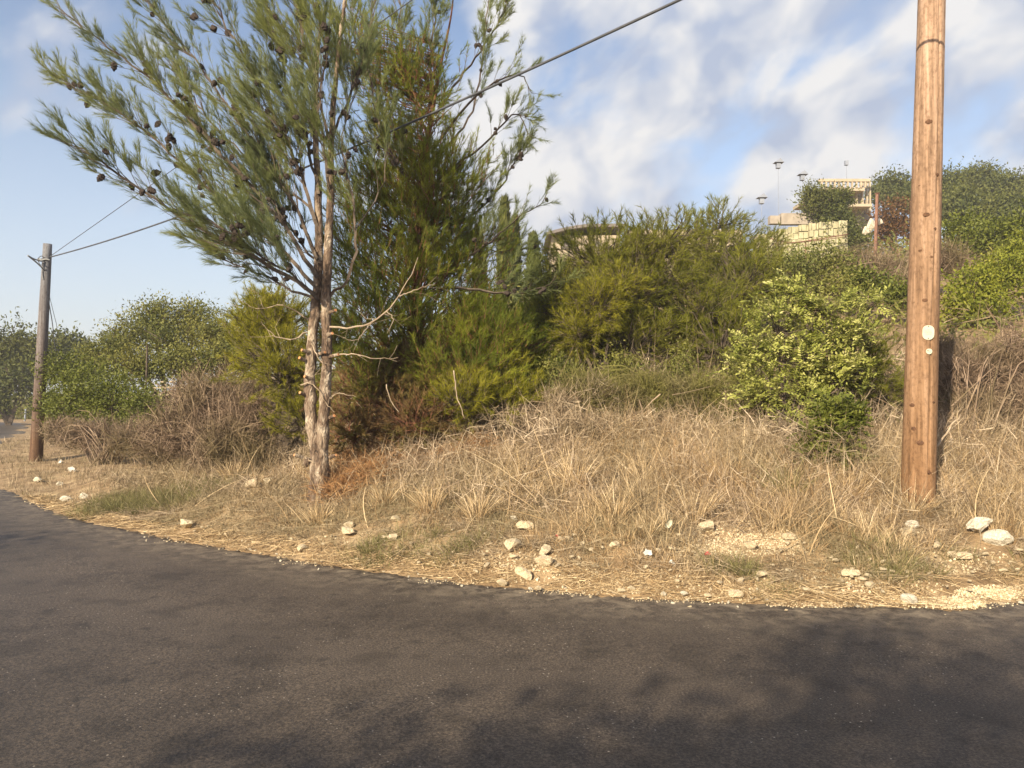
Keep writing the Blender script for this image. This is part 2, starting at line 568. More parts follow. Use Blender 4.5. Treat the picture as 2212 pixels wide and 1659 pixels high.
def asphalt_mat():
    m, N, L, b = base_mat('asphalt')
    tcn = N.new('ShaderNodeTexCoord')

    def noise(scale, det=4, dist=0.0, rough=0.55):
        n = N.new('ShaderNodeTexNoise')
        n.inputs['Scale'].default_value = scale
        n.inputs['Detail'].default_value = det
        n.inputs['Roughness'].default_value = rough
        n.inputs['Distortion'].default_value = dist
        L.new(tcn.outputs['Object'], n.inputs['Vector'])
        return n
    big = noise(0.45, 4, 0.6)
    mid = noise(3.2, 5, 0.4)
    fine = noise(80, 5, 0.0, 0.8)
    r1 = ramp_node(N, [(0.35, (0.058, 0.046, 0.037)), (0.52, (0.079, 0.063, 0.050)), (0.70, (0.100, 0.080, 0.063))])
    L.new(big.outputs['Fac'], r1.inputs[0])
    r2 = ramp_node(N, [(0.36, (0.3, 0.3, 0.3)), (0.47, (1, 1, 1)), (0.7, (1.15, 1.13, 1.1))])
    L.new(mid.outputs['Fac'], r2.inputs[0])
    mu = N.new('ShaderNodeMixRGB')
    mu.blend_type = 'MULTIPLY'
    mu.inputs[0].default_value = 0.4
    L.new(r1.outputs[0], mu.inputs[1])
    L.new(r2.outputs[0], mu.inputs[2])
    r3 = ramp_node(N, [(0.36, (0.22, 0.22, 0.22)), (0.5, (0.9, 0.9, 0.9)), (0.62, (1.9, 1.85, 1.75))])
    L.new(fine.outputs['Fac'], r3.inputs[0])
    mu2 = N.new('ShaderNodeMixRGB')
    mu2.blend_type = 'MULTIPLY'
    mu2.inputs[0].default_value = 1.0
    L.new(mu.outputs[0], mu2.inputs[1])
    L.new(r3.outputs[0], mu2.inputs[2])
    # loose pale chips caught in the surface
    vo = N.new('ShaderNodeTexVoronoi')
    vo.inputs['Scale'].default_value = 22
    L.new(tcn.outputs['Object'], vo.inputs['Vector'])
    ch = N.new('ShaderNodeMath')
    ch.operation = 'LESS_THAN'
    ch.inputs[1].default_value = 0.10
    L.new(vo.outputs['Distance'], ch.inputs[0])
    sp = noise(1.6, 3, 0.5)
    th = N.new('ShaderNodeMath')
    th.operation = 'GREATER_THAN'
    th.inputs[1].default_value = 0.53
    L.new(sp.outputs['Fac'], th.inputs[0])
    mm = N.new('ShaderNodeMath')
    mm.operation = 'MULTIPLY'
    L.new(ch.outputs[0], mm.inputs[0])
    L.new(th.outputs[0], mm.inputs[1])
    mx = N.new('ShaderNodeMixRGB')
    mx.inputs[2].default_value = (0.34, 0.30, 0.25, 1)
    L.new(mm.outputs[0], mx.inputs[0])
    L.new(mu2.outputs[0], mx.inputs[1])
    # dust and grit carried on to the asphalt from the verge, and paler wheel tracks
    at = N.new('ShaderNodeAttribute')
    at.attribute_name = 'across'
    dn = noise(7.0, 6, 0.6, 0.7)
    dr = ramp_node(N, [(0.0, (1, 1, 1)), (0.06, (0.45, 0.45, 0.45)), (0.16, (0, 0, 0))])
    dv = N.new('ShaderNodeMath')
    dv.operation = 'DIVIDE'
    dv.inputs[1].default_value = 6.0
    L.new(at.outputs['Fac'], dv.inputs[0])
    L.new(dv.outputs[0], dr.inputs[0])
    dt = ramp_node(N, [(0.44, (0, 0, 0)), (0.66, (1, 1, 1))])
    L.new(dn.outputs['Fac'], dt.inputs[0])
    dm = N.new('ShaderNodeMath')
    dm.operation = 'MULTIPLY'
    L.new(dr.outputs[0], dm.inputs[0])
    L.new(dt.outputs[0], dm.inputs[1])
    mdu = N.new('ShaderNodeMixRGB')
    mdu.inputs[2].default_value = (0.30, 0.245, 0.175, 1)
    L.new(dm.outputs[0], mdu.inputs[0])
    L.new(mx.outputs[0], mdu.inputs[1])
    tr = ramp_node(N, [(0.0, (1, 1, 1)), (0.22, (0.86, 0.86, 0.86)), (0.34, (1.22, 1.2, 1.17)), (0.46, (0.92, 0.92, 0.92)), (0.60, (0.8, 0.8, 0.8)), (0.75, (1.1, 1.1, 1.1))])
    tr.color_ramp.interpolation = 'B_SPLINE'
    L.new(dv.outputs[0], tr.inputs[0])
    mtr = N.new('ShaderNodeMixRGB')
    mtr.blend_type = 'MULTIPLY'
    mtr.inputs[0].default_value = 0.8
    L.new(mdu.outputs[0], mtr.inputs[1])
    L.new(tr.outputs[0], mtr.inputs[2])
    # small black tar spots
    vt = N.new('ShaderNodeTexVoronoi')
    vt.inputs['Scale'].default_value = 4.2
    dsp = noise(14, 4, 0.5)
    mpx = N.new('ShaderNodeMixRGB')
    mpx.blend_type = 'LINEAR_LIGHT'
    mpx.inputs[0].default_value = 0.06
    L.new(tcn.outputs['Object'], mpx.inputs[1])
    L.new(dsp.outputs['Color'], mpx.inputs[2])
    L.new(mpx.outputs[0], vt.inputs['Vector'])
    tl = ramp_node(N, [(0.10, (1, 1, 1)), (0.17, (0, 0, 0))])
    L.new(vt.outputs['Distance'], tl.inputs[0])
    mta = N.new('ShaderNodeMixRGB')
    mta.inputs[2].default_value = (0.018, 0.016, 0.014, 1)
    tm_ = N.new('ShaderNodeMath')
    tm_.operation = 'MULTIPLY'
    tm_.inputs[1].default_value = 0.5
    L.new(tl.outputs[0], tm_.inputs[0])
    L.new(tm_.outputs[0], mta.inputs[0])
    L.new(mtr.outputs[0], mta.inputs[1])
    L.new(mta.outputs[0], b.inputs['Base Color'])
    b.inputs['Roughness'].default_value = 0.62
    b.inputs['Specular IOR Level'].default_value = 0.4
    bp = N.new('ShaderNodeBump')
    bp.inputs['Strength'].default_value = 0.9
    bp.inputs['Distance'].default_value = 0.008
    L.new(fine.outputs['Fac'], bp.inputs['Height'])
    L.new(bp.outputs[0], b.inputs['Normal'])
    return m


M['asphalt'] = asphalt_mat()
M['ground'] = noise_mat('dry_earth', [(0.3, (0.13, 0.085, 0.045)), (0.5, (0.26, 0.18, 0.10)), (0.68, (0.40, 0.30, 0.18))], 2.6, 8, 0.95, 0.8, bscale=30, bdist=0.03)
M['rock'] = noise_mat('pale_limestone', [(0.3, (0.32, 0.245, 0.15)), (0.5, (0.50, 0.415, 0.28)), (0.7, (0.66, 0.58, 0.43))], 9, 6, 0.9, 0.6, bscale=30)
M['rock_white'] = noise_mat('white_limestone', [(0.3, (0.34, 0.30, 0.23)), (0.5, (0.50, 0.46, 0.37)), (0.65, (0.64, 0.60, 0.50))], 9, 6, 0.9, 0.6, bscale=30)
M['gravel'] = strand_mat('crushed_limestone', [(0, (0.34, 0.26, 0.16)), (0.5, (0.50, 0.41, 0.27)), (1, (0.66, 0.58, 0.42))], 0, 0.9)
M['plaster'] = noise_mat('beige_plaster', [(0.3, (0.30, 0.25, 0.18)), (0.7, (0.42, 0.36, 0.27))], 2.0, 6, 0.9, 0.2)
M['concrete'] = noise_mat('weathered_concrete', [(0.3, (0.22, 0.19, 0.16)), (0.7, (0.34, 0.30, 0.25))], 2.5, 6, 0.9, 0.2)
M['roof_dark'] = noise_mat('dark_roof', [(0.3, (0.10, 0.09, 0.09)), (0.7, (0.18, 0.16, 0.15))], 3, 4, 0.8, 0.2)
M['stone_block'] = noise_mat('yellowish_stone_block', [(0.3, (0.27, 0.25, 0.15)), (0.7, (0.41, 0.39, 0.26))], 3, 5, 0.9, 0.5)
M['mortar'] = noise_mat('mortar', [(0.3, (0.20, 0.17, 0.11)), (0.7, (0.30, 0.26, 0.18))], 5, 4, 0.95, 0.3)
M['rust'] = noise_mat('rusty_steel', [(0.3, (0.12, 0.06, 0.04)), (0.7, (0.22, 0.12, 0.085))], 8, 5, 0.8, 0.3)
M['pale_paint'] = noise_mat('pale_grey_paint', [(0.3, (0.19, 0.21, 0.26)), (0.7, (0.24, 0.27, 0.33))], 4, 3, 0.6, 0.0)
M['black_cable'] = noise_mat('cable_sheath', [(0.3, (0.05, 0.055, 0.065)), (0.7, (0.09, 0.095, 0.11))], 6, 2, 0.6, 0.0)
M['metal'] = noise_mat('galvanised_steel', [(0.3, (0.16, 0.17, 0.18)), (0.7, (0.28, 0.29, 0.30))], 12, 3, 0.5, 0.1)
M['plate'] = noise_mat('white_enamel_plate', [(0.3, (0.42, 0.41, 0.31)), (0.7, (0.52, 0.51, 0.40))], 30, 4, 0.5, 0.1)
M['mark'] = noise_mat('faded_grey_print', [(0.3, (0.22, 0.21, 0.16)), (0.7, (0.36, 0.35, 0.27))], 90, 3, 0.6, 0.0)
M['hole'] = noise_mat('dark_nail_head', [(0.3, (0.03, 0.03, 0.025)), (0.7, (0.07, 0.06, 0.05))], 30, 2, 0.6, 0.0)
M['litter_white'] = noise_mat('white_plastic', [(0.3, (0.44, 0.43, 0.39)), (0.7, (0.58, 0.57, 0.52))], 9, 3, 0.4, 0.2)
M['litter_red'] = noise_mat('red_plastic', [(0.3, (0.42, 0.03, 0.05)), (0.7, (0.55, 0.06, 0.08))], 9, 3, 0.5, 0.2)
M['litter_black'] = noise_mat('black_plastic', [(0.3, (0.012, 0.012, 0.012)), (0.7, (0.03, 0.03, 0.03))], 9, 3, 0.5, 0.2)


def pole_mat(name, stops, grey=None):
    m, N, L, b = base_mat(name)
    tcn = N.new('ShaderNodeTexCoord')
    mpn = N.new('ShaderNodeMapping')
    mpn.inputs['Scale'].default_value = (1, 1, 0.035)
    L.new(tcn.outputs['Object'], mpn.inputs[0])
    n1_ = N.new('ShaderNodeTexNoise')
    n1_.inputs['Scale'].default_value = 26
    n1_.inputs['Detail'].default_value = 6
    n1_.inputs['Roughness'].default_value = 0.65
    n1_.inputs['Distortion'].default_value = 0.3
    L.new(mpn.outputs[0], n1_.inputs['Vector'])
    r = ramp_node(N, stops)
    L.new(n1_.outputs['Fac'], r.inputs[0])
    n2_ = N.new('ShaderNodeTexNoise')
    n2_.inputs['Scale'].default_value = 34
    n2_.inputs['Detail'].default_value = 5
    n2_.inputs['Roughness'].default_value = 0.7
    mp2 = N.new('ShaderNodeMapping')
    mp2.inputs['Scale'].default_value = (1, 1, 0.6)
    L.new(tcn.outputs['Object'], mp2.inputs[0])
    L.new(mp2.outputs[0], n2_.inputs['Vector'])
    r2 = ramp_node(N, [(0.34, (0.55, 0.5, 0.46)), (0.5, (1, 1, 1)), (0.68, (1.2, 1.18, 1.12))])
    L.new(n2_.outputs['Fac'], r2.inputs[0])
    mu = N.new('ShaderNodeMixRGB')
    mu.blend_type = 'MULTIPLY'
    mu.inputs[0].default_value = 0.75
    L.new(r.outputs[0], mu.inputs[1])
    L.new(r2.outputs[0], mu.inputs[2])
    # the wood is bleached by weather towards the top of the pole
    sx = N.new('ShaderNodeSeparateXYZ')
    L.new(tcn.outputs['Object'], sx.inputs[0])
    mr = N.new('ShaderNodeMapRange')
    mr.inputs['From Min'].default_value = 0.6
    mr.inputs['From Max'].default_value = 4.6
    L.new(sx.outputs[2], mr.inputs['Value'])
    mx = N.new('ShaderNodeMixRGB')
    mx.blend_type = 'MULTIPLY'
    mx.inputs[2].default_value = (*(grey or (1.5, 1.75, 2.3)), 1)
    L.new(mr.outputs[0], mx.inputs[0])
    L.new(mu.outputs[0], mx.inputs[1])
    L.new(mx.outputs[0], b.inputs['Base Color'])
    b.inputs['Roughness'].default_value = 0.85
    b.inputs['Specular IOR Level'].default_value = 0.2
    bp = N.new('ShaderNodeBump')
    bp.inputs['Strength'].default_value = 0.5
    bp.inputs['Distance'].default_value = 0.006
    ad = N.new('ShaderNodeMath')
    L.new(n1_.outputs['Fac'], ad.inputs[0])
    L.new(n2_.outputs['Fac'], ad.inputs[1])
    L.new(ad.outputs[0], bp.inputs['Height'])
    L.new(bp.outputs[0], b.inputs['Normal'])
    return m


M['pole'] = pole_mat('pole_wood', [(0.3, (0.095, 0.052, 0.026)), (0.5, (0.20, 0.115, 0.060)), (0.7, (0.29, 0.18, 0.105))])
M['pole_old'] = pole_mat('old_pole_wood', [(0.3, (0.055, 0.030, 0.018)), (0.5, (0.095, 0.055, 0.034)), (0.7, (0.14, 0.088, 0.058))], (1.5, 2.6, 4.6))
M['knot'] = noise_mat('wood_knot', [(0.3, (0.05, 0.025, 0.014)), (0.7, (0.13, 0.065, 0.034))], 40, 4, 0.8, 0.4)

# ------------------------------------------------------------------ setting: ground and road
def axis(lo, hi, near_lo, near_hi, near_step, n_far):
    a = np.arange(near_lo, near_hi, near_step)
    k = np.linspace(0, 1, n_far + 1)[1:]
    g = near_step * n_far
    up = near_hi - near_step + (hi - near_hi) * (k * 0.08 + 0.92 * k ** 3)
    dn = near_lo - (near_lo - lo) * (k * 0.08 + 0.92 * k ** 3)
    return np.concatenate([dn[::-1], a, up])


gx = axis(-420, 420, -9, 7.5, 0.14, 60)
gy = axis(-60, 600, 5.0, 12.5, 0.09, 90)
XX, YY = np.meshgrid(gx, gy)
ZZ = H(XX, YY)
nx, ny = len(gx), len(gy)
V = np.stack([XX.ravel(), YY.ravel(), ZZ.ravel()], 1)
ii = (np.arange(ny - 1)[:, None] * nx + np.arange(nx - 1)[None, :]).ravel()
q = np.stack([ii, ii + 1, ii + nx + 1, ii + nx], 1)
mb = MB()
mb.add(V, None, q)
mb.build('ground', M['ground'], smooth=True, kind='structure')

# road: one sheet whose verge side follows the frayed edge, far side eight metres across
rx = np.concatenate([np.arange(-60, -14, 0.5), np.arange(-14, 8, 0.04), np.arange(8, 160, 2.0)])
ry = np.interp(rx, _fx, _fy)
sl = np.interp(rx, _fx, _slope)
nrm = np.stack([sl, -np.ones_like(sl)], 1) / np.sqrt(1 + sl * sl)[:, None]
fr = 0.025 * np.sin(rx * 5.3 + np.sin(rx * 2.1)) + 0.014 * np.sin(rx * 23.0 + 1) + 0.020 * rng.normal(size=len(rx))
fr += np.where((rx > 3.1) & (rx < 4.1), -0.06 + 0.05 * np.sin(rx * 9), 0)
e0 = np.stack([rx, ry], 1) - nrm * fr[:, None]
rows = []
for w, z in ((0, -0.016), (0.02, 0.001), (0.15, 0.006), (0.4, 0.010), (0.9, 0.015), (1.6, 0.022), (2.5, 0.03), (3.4, 0.031), (5.0, 0.03), (7.6, 0.008), (8.0, 0.004), (8.02, -0.016)):
    p = e0 + nrm * w
    rows.append(np.stack([p[:, 0], p[:, 1], np.full(len(rx), z)], 1))
V = np.concatenate(rows)
n = len(rx)
ii = (np.arange(len(rows) - 1)[:, None] * n + np.arange(n - 1)[None, :]).ravel()
mb = MB()
mb.add(V, None, np.stack([ii, ii + n, ii + n + 1, ii + 1], 1))
road = mb.build('road', M['asphalt'], smooth=True, kind='structure')
at_ = road.data.attributes.new('across', 'FLOAT', 'POINT')
at_.data.foreach_set('value', np.repeat(np.array([0, 0.015, 0.15, 0.4, 0.9, 1.6, 2.5, 3.4, 5.0, 7.6, 8.0, 8.02], np.float32), n))


# ------------------------------------------------------------------ stones
def rock_mesh(seed, mat, flat=0.65):
    r = np.random.default_rng(seed)
    t = (1 + 5 ** 0.5) / 2
    v = np.array([[-1, t, 0], [1, t, 0], [-1, -t, 0], [1, -t, 0], [0, -1, t], [0, 1, t], [0, -1, -t], [0, 1, -t], [t, 0, -1], [t, 0, 1], [-t, 0, -1], [-t, 0, 1]], float)
    v = unit(v)
    f = [[0, 11, 5], [0, 5, 1], [0, 1, 7], [0, 7, 10], [0, 10, 11], [1, 5, 9], [5, 11, 4], [11, 10, 2], [10, 7, 6], [7, 1, 8], [3, 9, 4], [3, 4, 2], [3, 2, 6], [3, 6, 8], [3, 8, 9], [4, 9, 5], [2, 4, 11], [6, 2, 10], [8, 6, 7], [9, 8, 1]]
    for _ in range(2):
        cache, nf, vl = {}, [], list(v)

        def mid(a, b):
            k = (min(a, b), max(a, b))
            if k not in cache:
                cache[k] = len(vl)
                vl.append(unit((vl[a] + vl[b]) / 2))
            return cache[k]
        for a, b, c in f:
            x, y, z = mid(a, b), mid(b, c), mid(c, a)
            nf += [[a, x, z], [b, y, x], [c, z, y], [x, y, z]]
        f, v = nf, np.array(vl)
    # knock flat facets off the ball
    for _ in range(15):
        nn_ = unit(r.normal(size=3))
        dd = r.uniform(0.42, 0.78)
        k = v @ nn_
        v = v - np.clip(k - dd, 0, None)[:, None] * nn_
    v += r.normal(size=v.shape) * 0.035
    v *= np.array([1, r.uniform(0.6, 0.85), flat * r.uniform(0.8, 1.1)])
    b = MB()
    b.add(v, np.array(f))
    return b.mesh('stone', mat)


ROCKS = [rock_mesh(s, M['rock']) for s in range(5)] + [rock_mesh(20 + s, M['rock_white']) for s in range(3)]


def stone(u, v, wpx, label, white=False, group='pale stones lying on the verge', name='stone', tilt=None, sink=0.25):
    g = G(u, v)
    w = wpx * g[1] / F / 2 * 1.3
    me = ROCKS[(5 + random.randrange(3)) if white else random.randrange(5)]
    o = bpy.data.objects.new(name, me)
    COL.objects.link(o)
    o.scale = (w, w, w)
    o.rotation_euler = (random.uniform(-.3, .3), random.uniform(-.3, .3) if tilt is None else tilt, random.uniform(-0.5, 0.5))
    o.location = (g[0], g[1], g[2] + w * (0.55 - sink) + 0.02)
    o['label'] = label
    o['category'] = 'stone'
    if group:
        o['group'] = group
    return o


STONES = [
    (545, 1056, 34, 'flat pale stone left of the two stemmed pine, left one of a pair', 0),
    (582, 1050, 34, 'long pale stone just left of the pine trunk, right one of a pair', 0),
    (402, 1143, 36, 'pointed pale stone standing alone near the curve of the road edge', 0),
    (752, 1143, 26, 'small flat pale stone lying just above a bigger one right of the pine', 0),
    (750, 1158, 34, 'broad pale stone with a smaller flat one behind it, right of the pine', 0),
    (852, 1128, 20, 'upright pale stone in dry grass, highest of the stones right of the pine', 0),
    (830, 1170, 16, 'little pale stone, left one of two lying side by side in short grass', 0),
    (850, 1171, 24, 'pale stone, right one of two lying side by side in short grass', 0),
    (650, 1193, 22, 'rounded pale stone at the straw edge below the pine', 0),
    (720, 1060, 13, 'tiny pale stone among orange grass right of the pine foot', 0),
    (1105, 1190, 42, 'big broken pale stone with white litter lying against it', 0),
    (1136, 1147, 34, 'grey brown stone half hidden above the big broken stone', 0),
    (1108, 1213, 18, 'narrow pale stone just below the big broken stone', 0),
    (1180, 1203, 34, 'squarish pale stone in the middle of the verge', 0),
    (1172, 1226, 42, 'long flat pale stone nearest below the squarish stone', 0),
    (1133, 1252, 36, 'pale stone above the asphalt edge near the middle of the picture', 0),
    (1110, 1127, 14, 'small whitish stone in tall straw above the big broken stone', 1),
    (1330, 1186, 24, 'pale stone in brown weeds left of the white crumpled litter', 0),
    (1082, 1268, 24, 'flat grey stone touching the asphalt edge, leftmost of the edge stones', 0),
    (1162, 1279, 15, 'small cubic stone sitting on the asphalt, second of the edge stones from the left', 0),
    (1343, 1285, 16, 'small pale stone on the asphalt edge, left one of a touching pair', 0),
    (1362, 1283, 18, 'small upright stone on the asphalt edge, right one of a touching pair', 0),
    (1432, 1294, 14, 'small pale stone at the asphalt edge beside a dusty white smear', 1),
    (1476, 1293, 18, 'rounded white stone at the asphalt edge right of the dusty smear', 1),
    (1527, 1298, 18, 'low flat stone at the asphalt edge between two gaps in the straw', 0),
    (1590, 1296, 28, 'flat stone at the asphalt edge below the gravel patch', 0),
    (1528, 1150, 40, 'large pale stone at the left end of the gravel patch', 0),
    (1618, 1188, 30, 'pale lump of rock on top of the gravel patch', 0),
    (1705, 1168, 26, 'pale stone right of the gravel patch beside green grass', 0),
    (1643, 1252, 26, 'round pale stone lying alone in straw below the gravel patch', 0),
    (1782, 1050, 24, 'upright pale stone in tall dry grass left of the big pole', 0),
    (1972, 1145, 28, 'bright white stone below the foot of the big pole', 1),
    (1958, 1162, 36, 'yellowish stone leaning against the bright white stone', 0),
    (1838, 1253, 34, 'big yellowish stone at the straw edge, left of two smaller ones', 0),
    (1862, 1262, 18, 'small round stone beside the big yellowish stone', 0),
    (1878, 1275, 24, 'pale stone right below the small round stone near the road', 0),
    (2112, 1156, 56, 'largest white boulder lying half buried at the right edge', 1),
    (2156, 1178, 48, 'grey white boulder joined to the right of the largest boulder', 1),
    (2055, 1208, 28, 'pale stone in grey grass under the largest boulder, left of two', 0),
    (2082, 1212, 30, 'pale stone in grey grass under the largest boulder, right of two', 0),
    (2026, 1188, 22, 'flat pale stone between the bright white stone and the largest boulder', 0),
    (1965, 1305, 30, 'greyish rubble stone by the road at the start of the white gravel', 1),
    (2058, 1038, 20, 'white stone in dry weeds to the right of the big pole', 1),
    (127, 1053, 16, 'whitish stone on the bare shoulder right of the left pole', 1),
    (178, 1081, 22, 'long whitish stone low on the shoulder near the road bend', 1),
    (80, 1044, 22, 'flat whitish stone at the foot of the left pole near the road', 1),
    (140, 1087, 26, 'whitish stone nearest the road bend below the left pole', 1),
    (275, 987, 30, 'long grey stone lying behind the shoulder under the brown bush', 0),
]
for u, v, w, lab, wh in STONES:
    stone(u, v, w, lab, bool(wh))
for k in range(150):                        # many small chips along the seam of asphalt and straw
    u = random.uniform(250, 2200)
    x0 = (u - 1106) / F
    d = 6.0
    for _ in range(20):
        d = float(np.interp(x0 * d, _fx, _fy))
    s = random.gauss(0.06, 0.11)
    sc = random.uniform(0.008, 0.024)
    o = bpy.data.objects.new('pebble', ROCKS[random.randrange(8)])
    COL.objects.link(o)
    o.location = (x0 * d, d + s - 0.06, max(float(H(x0 * d, d + s - 0.06)), 0.004) + sc * 0.3)
    o.scale = (sc, sc, sc)
    o.rotation_euler = (0, 0, random.uniform(0, 6))
    o['label'] = 'tiny pale pebble lying along the seam between asphalt and straw'
    o['category'] = 'pebble'
    o['group'] = 'tiny pebbles along the asphalt edge'


for k in range(140):
    u = random.choice([random.uniform(350, 1050), random.uniform(950, 2200), random.uniform(1200, 2200)])
    x0 = (u - 1106) / F
    d = 6.0
    for _ in range(20):
        d = float(np.interp(x0 * d, _fx, _fy))
    d += 0.08 + abs(random.gauss(0, 0.42))
    sc = random.uniform(0.012, 0.038) * (0.7 if u < 900 else 1.0)
    o = bpy.data.objects.new('small_stone', ROCKS[random.randrange(5)])
    COL.objects.link(o)
    o.location = (x0 * d, d, float(H(x0 * d, d)) + sc * 0.4 + 0.03)
    o.scale = (sc * random.uniform(.9, 1.5), sc, sc)
    o.rotation_euler = (random.uniform(-.4, .4), random.uniform(-.4, .4), random.uniform(0, 6))
    o['label'] = 'small broken pale stone half hidden in the dry verge grass'
    o['category'] = 'stone'
    o['group'] = 'small broken stones scattered in the verge grass'


def rubble(name_label, spots, count, smin, smax):
    b = MB()
    t8 = unit(np.array([[1, 0, 0], [-1, 0, 0], [0, 1, 0], [0, -1, 0], [0, 0, 1], [0, 0, -1]], float))
    f8 = np.array([[0, 2, 4], [2, 1, 4], [1, 3, 4], [3, 0, 4], [2, 0, 5], [1, 2, 5], [3, 1, 5], [0, 3, 5]])
    for (u, v, ru, rvv, wt) in spots:
        n = int(count * wt)
        for _ in range(n):
            a, r = rng.random() * 6.283, rng.random() ** 0.6
            uu, vv = u + ru * r * math.cos(a), v + rvv * r * math.sin(a)
            g = G(uu, vv)
            s = rng.uniform(smin, smax) * (0.5 + rng.random())
            vt = t8 * s * rng.uniform(0.6, 1.2, size=(6, 3))
            R = Matrix.Rotation(rng.random() * 6, 3, 'Z') @ Matrix.Rotation(rng.random() * 6, 3, 'X')
            b.add(vt @ np.array(R) + g + np.array([0, 0, s * 0.5]), f8, None, np.full(8, rng.random()))
    return b.build('gravel', M['gravel'], kind='stuff', label=name_label, category='gravel')


rubble('patch of pale crushed limestone spilling down the bank left of the big pole',
       [(1600, 1165, 130, 42, 1.0), (1530, 1200, 80, 22, .4), (1560, 1085, 36, 28, .3), (1700, 1180, 80, 22, .3), (1840, 1118, 80, 14, .4), (1960, 1150, 40, 18, .12)], 2800, 0.002, 0.010)
rubble('white crushed limestone along the asphalt at the right edge of the picture',
       [(2150, 1283, 90, 16, .8), (2060, 1304, 70, 12, .8), (1960, 1300, 40, 8, .2)], 2600, 0.002, 0.010)

rubble('thin scatter of pale limestone chips through the middle of the verge',
       [(1100, 1200, 110, 30, .5), (1180, 1235, 120, 26, .5), (1350, 1255, 180, 26, .6), (1500, 1270, 200, 22, .5), (1750, 1260, 160, 26, .6), (1900, 1270, 140, 26, .6), (2080, 1215, 110, 30, .5), (800, 1165, 120, 24, .3), (160, 1085, 110, 18, .25)], 700, 0.003, 0.013)

rubble('fine grit spilling over the ragged asphalt edge',
       [(400, 1171, 150, 5, .5), (700, 1218, 150, 6, .7), (1000, 1258, 150, 6, .8), (1250, 1282, 130, 6, .8), (1500, 1298, 150, 7, 1), (1800, 1308, 150, 7, 1), (2080, 1310, 130, 8, 1)], 420, 0.002, 0.008)

# ------------------------------------------------------------------ grass and straw
def grass_centres(n, dmin, dmax, smin, smax, umin=-120, umax=2330, power=1.0):
    xs, ys = [], []
    tot = 0
    while tot < n:
        d = dmin + (dmax - dmin) * rng.random(n * 2) ** power
        x = (rng.uniform(umin, umax, n * 2) - 1106) / F * d
        s = edge_s(x, d)
        k = (s > smin) & (s < smax)
        xs.append(x[k])
        ys.append(d[k])
        tot += k.sum()
    x, y = np.concatenate(xs)[:n], np.concatenate(ys)[:n]
    return x, y


def patchy(x, y, f=1.0, ph=0.0):
    return 0.5 + 0.5 * np.sin(x * 1.9 * f + ph + 1.3 * np.sin(y * 1.4 * f + ph)) * np.sin(y * 2.3 * f + 0.7 + np.sin(x * 2.1 * f + ph))


# bare patches where stones and gravel lie open
BARE = [G(1600, 1172), G(1540, 1192), G(1690, 1185), G(2060, 1298), G(2150, 1285), G(1840, 1118), G(1560, 1085)]
BR = [0.36, 0.2, 0.22, 0.3, 0.35, 0.22, 0.13]
STPOS = [(G(u, v), w * G(u, v)[1] / F) for u, v, w, _, _ in STONES]


def bare_mask(x, y):
    k = np.ones(len(x), bool)
    for c, r in zip(BARE, BR):
        k &= ((x - c[0]) ** 2 / (r * r) + (y - c[1]) ** 2 / (r * r * 1.2)) > rng.uniform(0.1, 1.1, len(x))
    for c, w in STPOS:        # stones keep a gap in front of them, towards the road
        k &= ~((np.abs(x - c[0] * (y / c[1])) < w * 0.62) & (y < c[1] + w * 0.2) & (y > c[1] - 0.16 - 0.5 * w))
    return k


def tufts(n, nb, hfun, spread, wid, dmin, dmax, smin, smax, name, mat, label, lean=0.45, power=1.0, flt=None, nseg=2, umin=-120, umax=2330, rfun=None):
    x, y = grass_centres(n, dmin, dmax, smin, smax, umin, umax, power)
    k = bare_mask(x, y)
    if flt is not None:
        k &= flt(x, y)
    x, y = x[k], y[k]
    h = hfun(x, y, edge_s(x, y)) * rng.uniform(0.6, 1.35, len(x))
    X = np.repeat(x, nb)
    Y = np.repeat(y, nb)
    Hh = np.repeat(h, nb) * rng.uniform(0.35, 1.1, len(X))
    sp = np.repeat(spread * rng.uniform(0.5, 1.6, len(x)), nb)
    a = rng.random(len(X)) * 2 * math.pi
    r = sp * rng.random(len(X)) ** 0.7
    ox, oy = np.cos(a) * r, np.sin(a) * r
    tl = np.repeat(rng.normal(size=(len(x), 2)) * 0.16, nb, axis=0)
    D = np.stack([np.cos(a) * lean * rng.random(len(X)) + tl[:, 0], np.sin(a) * lean * rng.random(len(X)) + tl[:, 1], np.ones(len(X))], 1)
    D = unit(D + rng.normal(size=D.shape) * 0.26)
    bend = np.stack([np.cos(a) * 0.3, np.sin(a) * 0.3, -0.12 * np.ones(len(X))], 1) * rng.random(len(X))[:, None] + rng.normal(size=(len(X), 3)) * 0.24
    P0 = np.stack([X + ox, Y + oy, H(X + ox, Y + oy) - 0.015], 1)
    k = edge_s(P0[:, 0], P0[:, 1]) > 0.0
    rnd = np.clip(np.repeat(rng.random(len(x)), nb) * 0.6 + rng.random(len(X)) * 0.6 - 0.1, 0, 1)
    if rfun is not None:
        rnd = rfun(P0[:, 0], P0[:, 1], rnd)
    W = wid * (0.6 + 0.8 * rng.random(len(X))) * (0.55 + 0.45 * Y / 8)
    b = MB()
    b.ribbons(P0[k], D[k], Hh[k], W[k], bend[k], nseg, rnd[k])
    return b.build(name, mat, kind='stuff', label=label, category='grass')


def hdry(x, y, s):
    base = np.interp(s, [0, 0.25, 0.7, 1.6, 3.0, 6], [0.04, 0.08, 0.17, 0.31, 0.42, 0.48])
    left = np.interp(x, [-9, -4, -1.5], [0.45, 0.7, 1.0])
    return base * left * (0.35 + 1.05 * patchy(x, y, 1.6)) * np.interp(x / y, [-0.3, -0.2, 0.0, 0.1], [0.7, 0.6, 0.7, 1.0])


